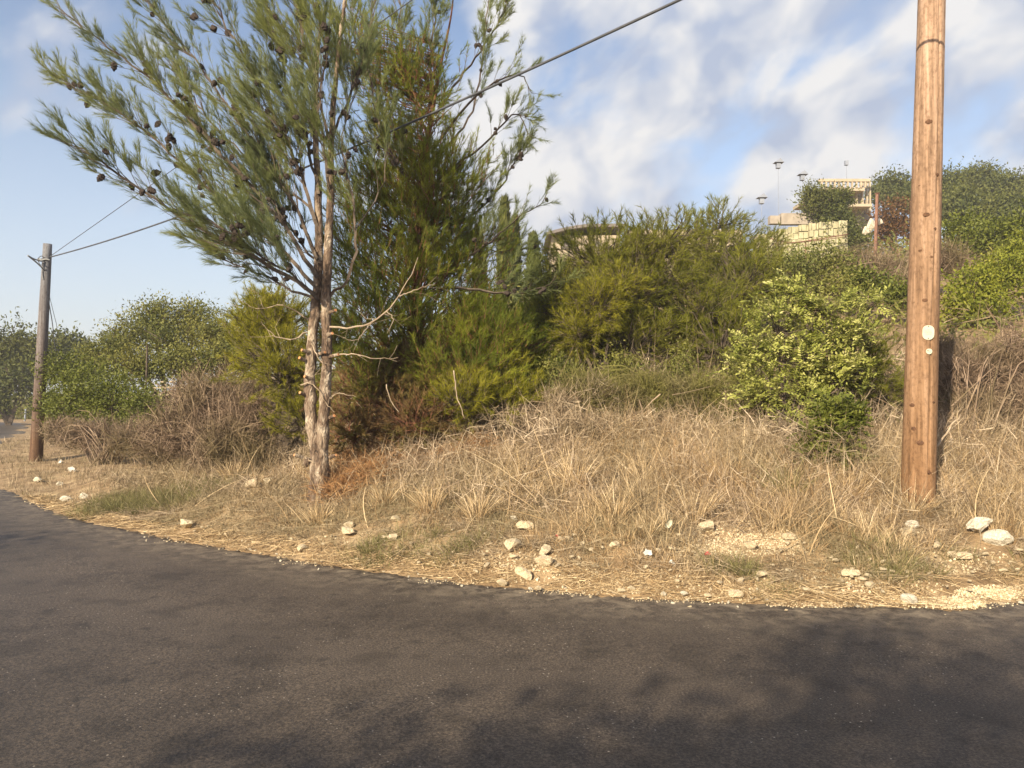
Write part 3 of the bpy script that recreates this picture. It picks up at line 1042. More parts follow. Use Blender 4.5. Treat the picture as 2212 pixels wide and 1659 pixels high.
tufts(4400, 24, hdry, 0.07, 0.0050, 5.6, 11.5, 0.02, 5.2, 'dry_grass', M['straw'],
      'tawny dry grass tufts covering the bank above the road', power=1.15)
tufts(2900, 24, lambda x, y, s: hdry(x, y, s) * 0.9, 0.10, 0.0045, 5.6, 12.5, 0.1, 6.5, 'grey_grass', M['grass_grey'],
      'grey brown withered grass and weeds mixed over the bank', lean=1.0, flt=lambda x, y: patchy(x, y, 0.6, 2.0) > 0.35)
tufts(2300, 10, lambda x, y, s: np.full(len(x), 0.18), 0.12, 0.0050, 11, 30, 0.02, 9, 'shoulder_grass', M['grass_grey'],
      'short dry grass on the shoulder round the left pole', umin=-60, umax=760)
tufts(2600, 12, lambda x, y, s: 0.05 + 0.16 * np.clip(s, 0, 1), 0.07, 0.0045, 5.5, 11, 0.1, 1.1, 'short_grass', M['grass_grey'],
      'short grey tan grass between the stones near the road', lean=1.2)
GREEN = [(G(1870, 1205), 0.26), (G(1960, 1235), 0.22), (G(2130, 1205), 0.30), (G(1660, 1278), 0.15), (G(860, 1190), 0.35), (G(400, 1075), 0.8), (G(300, 1095), 0.7), (G(1560, 1225), 0.16), (G(1000, 1190), .25)]


_gc = grass_centres


def _green_centres(n, *a, **k):
    w = np.array([r * r for _, r in GREEN])
    idx = rng.choice(len(GREEN), n, p=w / w.sum())
    a_ = rng.random(n) * 6.283
    rr_ = np.array([r for _, r in GREEN])[idx] * rng.random(n) ** 0.6
    c_ = np.array([c for c, _ in GREEN])[idx]
    x, y = c_[:, 0] + np.cos(a_) * rr_ * 1.3, c_[:, 1] + np.sin(a_) * rr_ * 0.7
    k_ = edge_s(x, y) > 0.03
    return x[k_], y[k_]


grass_centres = _green_centres
tufts(750, 30, lambda x, y, s: np.full(len(x), 0.17), 0.08, 0.0045, 5.6, 13, 0.05, 3, 'green_grass', M['grass_green'],
      'low green grass patches near the road', lean=1.4)
grass_centres = _gc

# flattened straw along the seam and on the bank
def lying(n, smin, smax, dmin, dmax, L0, L1, w, name, mat, label, zoff=0.01, power=1.0, tilt=0.12, bnd=0.25):
    x, y = grass_centres(n, dmin, dmax, smin, smax, power=power)
    k = (bare_mask(x, y) | (rng.random(len(x)) < 0.12)) & ((edge_s(x, y) > 0) | (rng.random(len(x)) < 0.22))
    x, y = x[k], y[k]
    n = len(x)
    g = np.interp(x, _fx, _slope)
    a = np.arctan(g) + rng.normal(size=n) * 0.75 + np.where(rng.random(n) < 0.5, 0, math.pi)
    D = unit(np.stack([np.cos(a), np.sin(a), rng.normal(size=n) * tilt + 0.10], 1))
    L = rng.uniform(L0, L1, n)
    mid = np.stack([x, y], 1)
    p = mid - D[:, :2] * (L / 2)[:, None]
    z = np.maximum(H(p[:, 0], p[:, 1]), 0.006) + zoff + rng.random(n) * 0.03
    e = mid + D[:, :2] * (L / 2)[:, None]
    ze = np.maximum(H(e[:, 0], e[:, 1]), 0.006) + zoff + rng.random(n) * 0.04
    D[:, 2] = (ze - z) / L
    b = MB()
    W = w * rng.uniform(0.6, 1.3, n) * (0.55 + 0.45 * y / 7)
    b.ribbons(np.stack([p[:, 0], p[:, 1], z], 1), D, L, W, rng.normal(size=(n, 3)) * np.array([bnd, bnd, 0.06]), 2)
    return b.build(name, mat, kind='stuff', label=label, category='straw')


lying(10500, -0.10, 0.28, 5.5, 12, 0.05, 0.26, 0.0050, 'straw', M['straw_lying'], 'flattened pale straw along the asphalt edge')
lying(24000, 0.2, 3.4, 5.6, 11, 0.06, 0.30, 0.0045, 'fallen_straw', M['grass_grey'], 'fallen straw strewn between the tufts of the bank', zoff=0.03)


TUFTS = [(1965, 1120, .30, 'orange tuft of upright straw at the foot of the big pole'), (1500, 1130, .40, 'reddish brown sheaf of dry grass leaning beside the upper gravel'),
         (690, 1130, .24, 'golden tuft growing in front of the two stemmed pine foot'), (1130, 1040, .34, 'tall pinkish tuft of dry grass in the middle of the bank'),
         (1245, 1060, .42, 'broad tawny tuft right of the pinkish one in the middle of the bank'), (930, 1100, .3, 'golden tuft right of the long pale stick'),
         (1400, 1060, .4, 'tall tawny tuft above the crumpled paper lump'), (1330, 1120, .3, 'bushy tan tuft above the stone in brown weeds'), (505, 1040, .34, 'rounded golden tuft left of the pair of pale stones'),
         (830, 1090, .26, 'short golden tuft between the pine foot and the stones'), (1700, 1080, .4, 'dark tan tuft above the right end of the gravel patch'), (1840, 1080, .36, 'straw tuft left of the big pole'),
         (2140, 1100, .36, 'tangled tan tuft above the largest boulder'), (1610, 1245, .14, 'low dark grass clump below the gravel patch'), (800, 1190, .16, 'grey green grass clump below the broad pale stone'),
         (1035, 1120, .3, 'yellowish tuft left of the big broken stone'), (380, 1010, .4, 'golden tuft under the big brown bush')]
for (u, v, h_, lab) in TUFTS:
    g_ = G(u, v)
    n_ = 190
    a_ = rng.random(n_) * 6.283
    r_ = 0.10 * rng.random(n_) ** .7
    p_ = np.stack([g_[0] + np.cos(a_) * r_, g_[1] + np.sin(a_) * r_, 0 * a_], 1)
    p_[:, 2] = H(p_[:, 0], p_[:, 1]) - .02
    D_ = unit(np.stack([np.cos(a_) * .2, np.sin(a_) * .2, np.ones(n_)], 1) + rng.normal(size=(n_, 3)) * .24)
    b = MB()
    b.ribbons(p_, D_, h_ * rng.uniform(.5, 1.15, n_) * 1.1, .0055 * rng.uniform(.6, 1.3, n_) * g_[1] / 7, np.stack([np.cos(a_) * .3, np.sin(a_) * .3, -.1 + 0 * a_], 1) + rng.normal(size=(n_, 3)) * .12, 3, np.clip(rng.normal(.55, .25, n_), 0, 1))
    b.build('grass_tuft', M['straw'] if 'green' not in lab and 'dark' not in lab else M['grass_green'], loc=g_, label=lab, category='grass tuft', group='grass tufts standing out on the bank')

# fallen rust coloured pine needles and dead stalks beside the pine foot
M['rust_litter'] = strand_mat('rust_litter', [(0, (0.14, 0.07, 0.03)), (0.5, (0.33, 0.175, 0.075)), (1, (0.50, 0.32, 0.16))], 0.1, 0.7)
c_ = [(G(820, 1010), .75, .5), (G(900, 980), .6, .5), (G(760, 1060), .45, .3), (G(1000, 1000), .4, .3)]
xs_, ys_ = [], []
for g_, a_, b_ in c_:
    t_ = rng.random(2600) * 6.283
    r_ = rng.random(2600) ** .6
    xs_.append(g_[0] + np.cos(t_) * r_ * a_)
    ys_.append(g_[1] + np.sin(t_) * r_ * b_)
xs_, ys_ = np.concatenate(xs_), np.concatenate(ys_)
D_ = unit(rng.normal(size=(len(xs_), 3)) * np.array([1, 1, .35]) + np.array([0, 0, .45]))
b = MB()
b.ribbons(np.stack([xs_, ys_, H(xs_, ys_) + rng.random(len(xs_)) * .22], 1), D_, rng.uniform(.08, .28, len(xs_)), np.full(len(xs_), .0055), rng.normal(size=(len(xs_), 3)) * .25, 2)
b.build('rusty_needles', M['rust_litter'], kind='stuff', label='rust orange dead needles and stalks heaped right of the pine foot', category='litter')

# twiggy tangle on the upper bank
def tangle(n, smin, smax, dmin, dmax, hmax, L0, L1, w, name, mat, label, umin=-60, umax=2300, flt=None):
    x, y = grass_centres(n, dmin, dmax, smin, smax, umin, umax)
    if flt is not None:
        k = flt(x, y)
        x, y = x[k], y[k]
    n = len(x)
    hm = hmax(x, y) if callable(hmax) else np.full(n, hmax)
    z = H(x, y) + hm * rng.random(n) ** 1.2
    D = unit(rng.normal(size=(n, 3)) + np.array([0, 0, 0.8]))
    L = rng.uniform(L0, L1, n)
    b = MB()
    W = w * rng.uniform(0.5, 1.4, n) * (0.5 + 0.5 * y / 8)
    b.ribbons(np.stack([x, y, z], 1) - D * (L * 0.4)[:, None], D, L, W, rng.normal(size=(n, 3)) * 0.3, 3)
    return b.build(name, mat, kind='stuff', label=label, category='undergrowth')


tangle(43000, 1.0, 5.5, 6.5, 12.5, lambda x, y: np.interp(edge_s(x, y), [1, 2, 4], [0.2, 0.5, 0.7]) * (0.5 + 0.7 * patchy(x, y, 0.9, 1.0)) * np.interp(x, [-8, -3, -1], [0.4, 0.6, 1.0]),
       0.12, 0.38, 0.0050, 'dry_weeds', M['twig'], 'fine tangle of dry weeds and twigs on the upper bank')
# long single stems that stick out of the mass
x, y = grass_centres(260, 6.3, 10.5, 0.5, 4)
D = unit(np.stack([rng.normal(size=260) * 0.6, rng.normal(size=260) * 0.3, np.abs(rng.normal(size=260)) * 0.6 + 0.35], 1))
b = MB()
b.ribbons(np.stack([x, y, H(x, y)], 1), D, rng.uniform(0.4, 0.95, 260), np.full(260, 0.009), rng.normal(size=(260, 3)) * np.array([.25, .25, .1]) - np.array([0, 0, .15]), 5)
b.build('dry_stems', M['straw_lying'], kind='stuff', label='long pale single stems arching out of the dry grass', category='grass')

# ------------------------------------------------------------------ plants: generators
def lobe(u, v, d, ru, rv_, rd=None):
    k = d / F
    return (P(u, v, d), np.array([ru * k, (rd if rd is not None else min(ru, rv_) * 0.85) * k, rv_ * k]))


def in_lobes(lobes, n, surf=0.4, rough=0.16):
    w = np.array([np.prod(r) ** (2 / 3) for _, r in lobes])
    idx = rng.choice(len(lobes), n, p=w / w.sum())
    C = np.array([c for c, _ in lobes])[idx]
    R = np.array([r for _, r in lobes])[idx]
    d = rv(n)
    wob = 1 + rough * (np.sin(d[:, 0] * 5 + idx * 1.7) * np.cos(d[:, 2] * 6 + idx) + 0.7 * np.sin(d[:, 1] * 9 + d[:, 2] * 7 + idx))
    r = rng.random(n) ** surf * wob
    p = C + d * R * r[:, None]
    return p, d, idx


def skeleton(mb, base, lobes, ends, idx, r0, every=3, sides=4):
    """stem from the base to each lobe, and from each lobe to some of its clumps"""
    A, B, RA, RB = [], [], [], []
    for c, r in lobes:
        c0 = c - np.array([0, 0, r[2] * 0.5])
        pts = catmull([base, base * 0.55 + c0 * 0.45 + np.array([0, 0, 0.15 * np.linalg.norm(c0 - base)]) + rng.normal(size=3) * 0.05, c0, c], 8)
        rr = np.linspace(r0, r0 * 0.3, 8)
        A += list(pts[:-1])
        B += list(pts[1:])
        RA += list(rr[:-1])
        RB += list(rr[1:])
    for k in range(0, len(ends), every):
        c, r = lobes[idx[k]]
        t = rng.random() * 0.7
        s0 = (c - np.array([0, 0, r[2] * 0.5])) * (1 - t) + c * t
        m_ = (s0 + ends[k]) / 2 + rng.normal(size=3) * 0.08 * np.linalg.norm(ends[k] - s0)
        A += [s0, m_]
        B += [m_, ends[k]]
        RA += [r0 * 0.28, r0 * 0.18]
        RB += [r0 * 0.18, r0 * 0.07]
    mb.tubes(np.array(A), np.array(B), np.array(RA), np.array(RB), sides)


def shrub(name, label, cat, lobes, nclump, nleaf, rc, L, W, mat, wood, r0=0.03, base=None, group=None, surf=0.4, rough=0.16, every=3, up=0.5):
    if base is None:
        c = np.mean([c for c, _ in lobes], 0)
        base = np.array([c[0], c[1], float(H(c[0], c[1])) - 0.05])
    root = thing(name, label, cat, base, group)
    P_, d, idx = in_lobes(lobes, nclump, surf, rough)
    gz = H(P_[:, 0], P_[:, 1])
    P_[:, 2] = np.maximum(P_[:, 2], gz + 0.05 + rng.random(nclump) * 0.15)
    mb = MB()
    skeleton(mb, base, lobes, P_, idx, r0, every)
    mb.build('trunk' if cat == 'tree' else 'stem', wood, root, loc=base)
    C = np.repeat(P_, nleaf, 0) + rng.normal(size=(nclump * nleaf, 3)) * rc
    n = len(C)
    A = unit(rng.normal(size=(n, 3)) + np.repeat(d, nleaf, 0) * 0.8)
    Nn = unit(rng.normal(size=(n, 3)) * 0.6 + np.array([0, 0, up]) + np.repeat(d, nleaf, 0) * 0.5)
    rnd = np.clip(np.repeat(rng.random(nclump), nleaf) * 0.5 + rng.random(n) * 0.5, 0, 1)
    mb = MB()
    mb.leaves(C, A, Nn, L * rng.uniform(0.6, 1.3, n), W * rng.uniform(0.6, 1.3, n), rnd)
    mb.build('crown' if cat == 'tree' else 'foliage', mat, root, loc=base)
    return root


def needles_on(mb, S0, SD, SL, K, nl, w, A0=0.35, A1=0.85):
    n = len(S0)
    t = rng.random((n, K)) ** 0.75
    P0 = S0[:, None, :] + SD[:, None, :] * (SL[:, None] * t)[..., None]
    P0 = P0.reshape(-1, 3)
    D = np.repeat(SD, K, 0)
    pr = unit(np.cross(D, rv(len(D))))
    a = rng.uniform(A0, A1, len(D))[:, None]
    ND = unit(D * np.cos(a) + pr * np.sin(a))
    rnd = np.clip(np.repeat(rng.random(n), K) * 0.55 + rng.random(len(D)) * 0.45, 0, 1)
    mb.ribbons(P0, ND, nl * rng.uniform(0.7, 1.2, len(D)), np.full(len(D), w), None, 1, rnd)


def pine_bush(name, label, cat, lobes, nshoot, K, nl, w, SLr, mat, wood, r0=0.04, base=None, group=None, surf=0.45, up=0.7, out_=0.7, every=2, rough=0.2):
    if base is None:
        c = np.mean([c for c, _ in lobes], 0)
        base = np.array([c[0], c[1], float(H(c[0], c[1])) - 0.05])
    root = thing(name, label, cat, base, group)
    P_, d, idx = in_lobes(lobes, nshoot, surf, rough)
    P_[:, 2] = np.maximum(P_[:, 2], H(P_[:, 0], P_[:, 1]) + 0.08 + rng.random(nshoot) * 0.2)
    mb = MB()
    skeleton(mb, base, lobes, P_, idx, r0, every, 3)
    D = unit(d * out_ + np.array([0, 0, up]) + rng.normal(size=d.shape) * 0.45)
    SL = rng.uniform(*SLr, nshoot)
    mb.tubes(P_, P_ + D * SL[:, None], np.full(nshoot, 0.006), np.full(nshoot, 0.003), 3)
    mb.build('trunk', wood, root, loc=base)
    mb = MB()
    needles_on(mb, P_, D, SL, K, nl, w)
    mb.build('crown', mat, root, loc=base)
    return root


# a limb-by-limb pine ------------------------------------------------------
def limb_pine(limbs, side_len, bias, node=0.10, dk=1.0, K=44, nl=0.085, w=0.0042, tmin=0.25, shoot_p=0.85):
    """limbs: (points, r0, r1, density).  returns wood segments, shoots and possible cone spots"""
    SEG = []
    S0, SD, SL, cones = [], [], [], []
    bias = np.array(bias, float)
    for pts, r0, r1, dens, tm in limbs:
        A, B, RA, RB = [], [], [], []
        SEG.append((A, B, RA, RB))
        pts = np.asarray(pts)
        Lt = np.linalg.norm(np.diff(pts, axis=0), axis=1).sum()
        n = max(8, int(Lt / 0.12))
        c = catmull(pts, n)
        c[1:-1] += rng.normal(size=(n - 2, 3)) * 0.012
        rr = np.linspace(r0 * 0.8, r1 * 0.7, n)
        A += list(c[:-1]); B += list(c[1:]); RA += list(rr[:-1]); RB += list(rr[1:])
        T = unit(np.gradient(c, axis=0))
        for i in range(n):
            t = i / (n - 1)
            if t < tm:
                continue
            m = rng.poisson(dens * dk)
            for _ in range(m):
                pr = unit(np.cross(T[i], rng.normal(size=3)))
                d = unit(T[i] * 0.9 + pr * rng.uniform(0.35, 0.8) + bias * 0.4)
                Ls = side_len * (1.15 - 0.75 * t) * rng.uniform(0.45, 1.25)
                k = max(2, int(Ls / node))
                p = c[i].copy()
                r = max(rr[i] * 0.30, 0.0045)
                for j in range(k):
                    d = unit(d + bias * 0.10 + rng.normal(size=3) * 0.09)
                    q_ = p + d * node
                    A.append(p); B.append(q_)
                    ra = r * (1 - j / (k + 1)); rb = r * (1 - (j + 1) / (k + 1))
                    RA.append(ra); RB.append(max(rb, 0.0025))
                    if j < k - 1 and rng.random() < 0.16:
                        cones.append((q_, d))
                    if j >= max(1, int(k * 0.30)):
                        for _s in range(rng.poisson(shoot_p * 1.3)):
                            pr = unit(np.cross(d, rng.normal(size=3)))
                            sd_ = unit(d * 0.9 + pr * rng.uniform(0.2, 0.6) + bias * 0.35)
                            S0.append(q_); SD.append(sd_); SL.append(rng.uniform(0.10, 0.24))
                    p = q_
                S0.append(p - d * 0.12); SD.append(d); SL.append(0.22)
        S0.append(c[-1] - T[-1] * 0.2); SD.append(T[-1]); SL.append(0.28)
    S0, SD, SL = np.array(S0), np.array(SD), np.array(SL)
    return SEG, (S0, SD, SL), cones


def cone_mesh():
    b = MB()
    rows, cols = 8, 8
    V = [[0, 0, 0]]
    for i in range(rows):
        t = (i + 0.5) / rows
        r = 0.5 * math.sin(math.pi * t) ** 0.7 * (1.1 - 0.35 * t)
        for j in range(cols):
            a = (j + 0.5 * (i % 2)) * 2 * math.pi / cols
            rr = r * (1.22 if (i + j) % 2 else 0.82)
            V.append([rr * math.cos(a), rr * math.sin(a), t * 1.35])
    V.append([0, 0, 1.4])
    f = [[0, 1 + (j + 1) % cols, 1 + j] for j in range(cols)]
    qd = [[1 + i * cols + j, 1 + i * cols + (j + 1) % cols, 1 + (i + 1) * cols + (j + 1) % cols, 1 + (i + 1) * cols + j] for i in range(rows - 1) for j in range(cols)]
    k = len(V) - 1
    f += [[k, 1 + (rows - 1) * cols + j, 1 + (rows - 1) * cols + (j + 1) % cols] for j in range(cols)]
    b.add(np.array(V, float), np.array(f), np.array(qd))
    return b.mesh('cone', M['cone'])


CONE = cone_mesh()


def add_cones(root, base, cones, n, size):
    random.shuffle(cones)
    for p, d in cones[:n]:
        for _ in range(1 if random.random() < 0.6 else 2):
            o = bpy.data.objects.new('cone', CONE)
            COL.objects.link(o)
            o.parent = root
            dd = Vector(unit(-0.5 * np.array(d) + rng.normal(size=3) * 0.7 - np.array([0, 0, 0.4])))
            o.rotation_euler = dd.to_track_quat('Z', 'Y').to_euler()
            s = size * random.uniform(0.8, 1.25)
            o.scale = (s * 0.9, s * 0.9, s)
            o.location = Vector(p) - Vector(base) + dd * 0.012 + Vector(rng.normal(size=3)) * 0.015


def poly(pts, jd=0.0):
    return np.array([P(u, v, d) for u, v, d in pts])


# ------------------------------------------------------------------ the near pine with two stems
pine_base = np.array([P(690, 1070, 8.8)[0], 8.8, float(H(P(690, 1070, 8.8)[0], 8.8)) - 0.12])
pine = thing('pine_tree', 'two stemmed pine leaning its long feathery branches left over the road, nearest tree', 'tree', pine_base)
d0 = 8.8
mb = MB()


def stem(pts, radii, n=46, sides=18, rough=0.035):
    c = catmull(poly(pts), n)
    c[1:-1] += rng.normal(size=(n - 2, 3)) * 0.004
    rr = np.interp(np.linspace(0, 1, n), np.linspace(0, 1, len(radii)), radii)
    mb.pipe(c, rr * (1 + 0.05 * np.sin(np.arange(n) * 0.9)), sides, rough)
    return c


tr1 = stem([(686, 1105, d0), (687, 1040, d0), (684, 970, d0 - .02), (672, 900, d0 - .03), (670, 820, d0), (674, 740, d0 + .02), (682, 660, d0 + .03), (688, 560, d0 + .08), (688, 430, d0 + .15), (682, 300, d0 + .3), (684, 150, d0 + .45), (696, 20, d0 + .6)],
           [0.125, 0.098, 0.082, 0.068, 0.064, 0.060, 0.056, 0.050, 0.042, 0.034, 0.024, 0.012], 70)
mb.build('trunk', M['trunk'], pine, loc=pine_base, smooth=True, label='left stem with flaking grey bark')
mb = MB()
tr2 = stem([(694, 1105, d0 - .02), (694, 1040, d0 - .02), (694, 975, d0 - .04), (700, 900, d0 - .04), (704, 820, d0 - .03), (706, 740, d0), (704, 660, d0), (708, 560, d0 - .05), (713, 440, d0 - .1), (716, 300, d0 - .1), (726, 160, d0 - .15), (744, 10, d0 - .2), (758, -90, d0 - .2)],
           [0.125, 0.098, 0.076, 0.066, 0.062, 0.060, 0.058, 0.050, 0.042, 0.034, 0.026, 0.018, 0.010], 74)
mb.build('trunk', M['trunk'], pine, loc=pine_base, smooth=True, label='right stem with flaking grey bark')

limbs = []


def L_(pts, r0, r1=0.008, dens=1.0, tm=0.14):
    limbs.append((poly(pts), r0, r1, dens, tm))


L_([(684, 640, d0), (600, 585, d0 - .2), (500, 530, d0 - .5), (390, 470, d0 - .8), (290, 400, d0 - 1.0), (210, 345, d0 - 1.2), (160, 310, d0 - 1.3)], 0.036, dens=1.05)
L_([(684, 620, d0), (610, 540, d0 + .2), (530, 470, d0 + .4), (430, 390, d0 + .5), (320, 290, d0 + .5), (210, 215, d0 + .5), (120, 170, d0 + .5)], 0.036, dens=1.05)
L_([(686, 600, d0), (620, 500, d0 - .1), (540, 400, d0 - .3), (440, 290, d0 - .5), (330, 180, d0 - .6), (220, 90, d0 - .7), (130, 20, d0 - .8)], 0.036, dens=1.1)
L_([(686, 560, d0), (640, 450, d0 + .2), (570, 340, d0 + .4), (500, 240, d0 + .5), (420, 130, d0 + .6), (330, 20, d0 + .6), (280, -60, d0 + .6)], 0.034, dens=1.1)
L_([(690, 500, d0 + .1), (650, 380, d0 + .0), (600, 260, d0 - .2), (530, 130, d0 - .3), (470, 20, d0 - .4), (430, -60, d0 - .4)], 0.032, dens=1.2)
L_([(688, 420, d0 + .1), (660, 300, d0 + .3), (620, 180, d0 + .5), (590, 60, d0 + .6), (560, -60, d0 + .6)], 0.028, dens=1.3)
L_([(716, 330, d0), (690, 220, d0 - .2), (660, 110, d0 - .4), (640, 0, d0 - .5), (630, -90, d0 - .5)], 0.026, dens=1.4)
L_([(716, 300, d0), (760, 200, d0 + .1), (790, 100, d0 + .1), (810, 0, d0 + .1), (820, -80, d0 + .1)], 0.024, dens=1.2)
L_([(684, 655, d0), (620, 620, d0 + .3), (560, 590, d0 + .5), (500, 570, d0 + .6), (440, 520, d0 + .7)], 0.024, dens=1.0)
L_([(690, 650, d0), (640, 600, d0 - .4), (570, 560, d0 - .7), (510, 510, d0 - 1.0), (430, 470, d0 - 1.2)], 0.022, dens=0.9)
L_([(690, 470, d0 + .1), (610, 400, d0 + .5), (520, 330, d0 + .9), (430, 230, d0 + 1.1), (380, 150, d0 + 1.1)], 0.024, dens=1.0)
L_([(712, 640, d0), (750, 600, d0 - .1), (768, 540, d0 - .2), (766, 460, d0 - .2), (752, 380, d0 - .2), (740, 300, d0 - .2), (770, 200, d0 - .2)], 0.026, dens=0.8, tm=0.4)
L_([(764, 500, d0 - .2), (800, 450, d0 - .2), (826, 400, d0 - .2), (832, 340, d0 - .2)], 0.011, dens=0.5, tm=0.5)
L_([(716, 440, d0 - .1), (700, 330, d0 - .3), (690, 230, d0 - .5), (700, 120, d0 - .7), (690, 20, d0 - .8)], 0.024, dens=1.3)
L_([(688, 570, d0), (640, 510, d0 + .3), (600, 440, d0 + .6), (580, 360, d0 + .9)], 0.022, dens=1.2)
seg, sh, cn = limb_pine(limbs, 0.80, (-0.45, -0.05, 0.80), dk=3.0, shoot_p=1.35)
for sg_ in seg:
    mb = MB()
    mb.tubes(*[np.array(k_) for k_ in sg_], sides=3)
    mb.build('limb', M['wood_grey'], pine, loc=pine_base)
mb = MB()
needles_on(mb, *sh, K=34, nl=0.095, w=0.0037, A0=0.15, A1=0.6)
mb.build('crown', M['needle_grey'], pine, loc=pine_base)
add_cones(pine, pine_base, cn, 190, 0.068)
print('pine shoots', len(sh[0]), 'cones', len(cn))

# bare pale dead branches and cut stubs
DEADB = [
    [(712, 706, d0 - .05), (760, 708, d0 - .1), (800, 698, d0 - .15), (835, 672, d0 - .2), (862, 640, d0 - .2), (885, 600, d0 - .2), (903, 556, d0 - .2)],
    [(800, 698, d0 - .15), (790, 712, d0 - .2), (768, 735, d0 - .25), (740, 730, d0 - .25)],
    [(664, 718, d0), (630, 733, d0 - .1), (600, 728, d0 - .15), (578, 712, d0 - .2), (565, 695, d0 - .2)],
    [(672, 742, d0 - .08), (684, 765, d0 - .12), (700, 795, d0 - .12), (704, 808, d0 - .1)],
    [(650, 832, d0 - .08), (668, 828, d0 - .12), (690, 845, d0 - .13), (704, 870, d0 - .12), (722, 890, d0 - .13)],
    [(712, 770, d0), (760, 765, d0 - .1), (810, 775, d0 - .1), (860, 772, d0 - .1)],
    [(666, 690, d0), (610, 660, d0 - .2), (560, 668, d0 - .3), (520, 650, d0 - .4)],
    [(712, 860, d0 - .1), (735, 850, d0 - .2), (770, 858, d0 - .25)],
    [(835, 672, d0 - .2), (850, 690, d0 - .25), (836, 720, d0 - .3)],
    [(862, 640, d0 - .2), (900, 625, d0 - .2), (940, 612, d0 - .2)],
    [(680, 1000, d0 - .1), (655, 985, d0 - .15), (640, 978, d0 - .2)],
]
RD = [0.012, 0.006, 0.009, 0.008, 0.009, 0.009, 0.008, 0.006, 0.006, 0.007, 0.010]
for pts, r in zip(DEADB, RD):
    mb = MB()
    c = catmull(poly(pts), 16)
    c[1:-1] += rng.normal(size=(14, 3)) * 0.006
    mb.pipe(c, np.linspace(r, r * 0.25, 16), 6)
    for _ in range(4):
        i = rng.integers(5, 15)
        dd = unit(rng.normal(size=3) + (c[i] - c[i - 1]) / np.linalg.norm(c[i] - c[i - 1]))
        m_ = c[i] + dd * rng.uniform(.08, .2)
        e_ = m_ + unit(dd + rng.normal(size=3) * .4) * rng.uniform(.08, .2)
        mb.tubes(np.array([c[i], m_]), np.array([m_, e_]), [r * .25, r * .16], [r * .16, .0015], 3)
    mb.build('dead_branch', M['deadwood'], pine, loc=pine_base)
M['cut'] = noise_mat('cut_wood_face', [(0.3, (0.42, 0.17, 0.06)), (0.7, (0.62, 0.32, 0.15))], 20, 3, 0.8, 0.2)
for (u, v, du) in [(716, 672, 9), (711, 722, 7), (664, 758, -12), (690, 763, 12), (715, 768, 16), (655, 775, -8), (668, 815, -10), (650, 985, -14), (716, 985, 10), (656, 850, -8), (714, 900, 8)]:
    a = P(u - du * 0.3, v + 3, d0 - 0.05)
    b_ = P(u + du, v - 2, d0 - 0.12)
    mb = MB()
    mb.pipe(np.array([a, (a + b_) / 2, b_]), [0.024, 0.021, 0.018], 8)
    s_ = mb.build('stub', M['trunk'], pine, loc=pine_base)
    dv = unit(b_ - a)
    mb = MB()
    mb.pipe(np.array([b_ + dv * 0.0005, b_ + dv * 0.004]), [0.0165, 0.0155], 8)
    mb.build('cut_face', M['cut'], s_, loc=pine_base)
# grey burl low on the left
mb = MB()
c_ = P(662, 1000, d0 - .06)
v_ = np.array([[x.co.x, x.co.y, x.co.z] for x in ROCKS[5].vertices]) * np.array([0.06, 0.06, 0.13]) + c_
mb.add(v_, np.array([list(p.vertices) for p in ROCKS[5].polygons]))
mb.build('burl', M['trunk'], pine, loc=pine_base)

# ------------------------------------------------------------------ the tall dark pine behind
dB = 10.8
pb = P(905, 1000, dB)
pb[2] = float(H(pb[0], pb[1])) - 0.1
pine2 = thing('pine_tree', 'tall dark green pine with a reddish trunk directly behind the two stemmed pine', 'tree', pb)
mb = MB()
ctr = catmull([pb, P(903, 820, dB), P(900, 640, dB), P(908, 480, dB), P(925, 300, dB), P(950, 150, dB), P(975, 30, dB), P(985, -90, dB)], 40)
mb.pipe(ctr, np.linspace(0.13, 0.012, 40) * np.interp(np.arange(40), [0, 18, 26, 39], [1, .8, .5, .35]), 12, 0.03)
mb.build('trunk', M['wood_red'], pine2, loc=pb, smooth=True)
limbs = []
L_([(905, 640, dB), (970, 620, dB - .5), (1050, 628, dB - .9), (1120, 636, dB - 1.2), (1190, 612, dB - 1.4)], 0.04, dens=0.55, tm=.35)
L_([(905, 610, dB), (980, 570, dB - .2), (1060, 520, dB - .4), (1120, 470, dB - .5), (1170, 440, dB - .6)], 0.036, dens=0.8)
L_([(915, 420, dB), (980, 360, dB), (1050, 310, dB), (1100, 255, dB), (1122, 250, dB), (1142, 290, dB)], 0.03, dens=0.40, tm=.4)
L_([(930, 330, dB), (990, 250, dB - .2), (1050, 190, dB - .2), (1100, 160, dB - .2), (1130, 165, dB - .2), (1148, 200, dB - .2)], 0.03, dens=0.42, tm=.4)
L_([(940, 250, dB), (1000, 160, dB + .3), (1050, 90, dB + .3), (1090, 20, dB + .3), (1110, -40, dB + .3)], 0.028, dens=0.6, tm=.3)
L_([(930, 350, dB), (1010, 260, dB + .3), (1040, 150, dB + .3), (1050, 50, dB + .3), (1060, -40, dB + .3)], 0.026, dens=0.8, tm=.3)
L_([(925, 300, dB), (890, 200, dB), (870, 100, dB), (860, 0, dB), (850, -80, dB)], 0.03, dens=0.9)
L_([(935, 240, dB), (930, 130, dB), (940, 30, dB), (930, -70, dB)], 0.026, dens=0.9)
L_([(915, 450, dB), (860, 360, dB - .4), (820, 270, dB - .6), (800, 170, dB - .6), (790, 60, dB - .6)], 0.032, dens=0.8)
L_([(910, 560, dB), (1000, 480, dB + .3), (1070, 420, dB + .4), (1110, 350, dB + .4), (1125, 320, dB + .4)], 0.028, dens=0.9)
L_([(915, 520, dB), (1000, 520, dB + .4), (1080, 540, dB + .6), (1150, 540, dB + .7)], 0.026, dens=0.8)
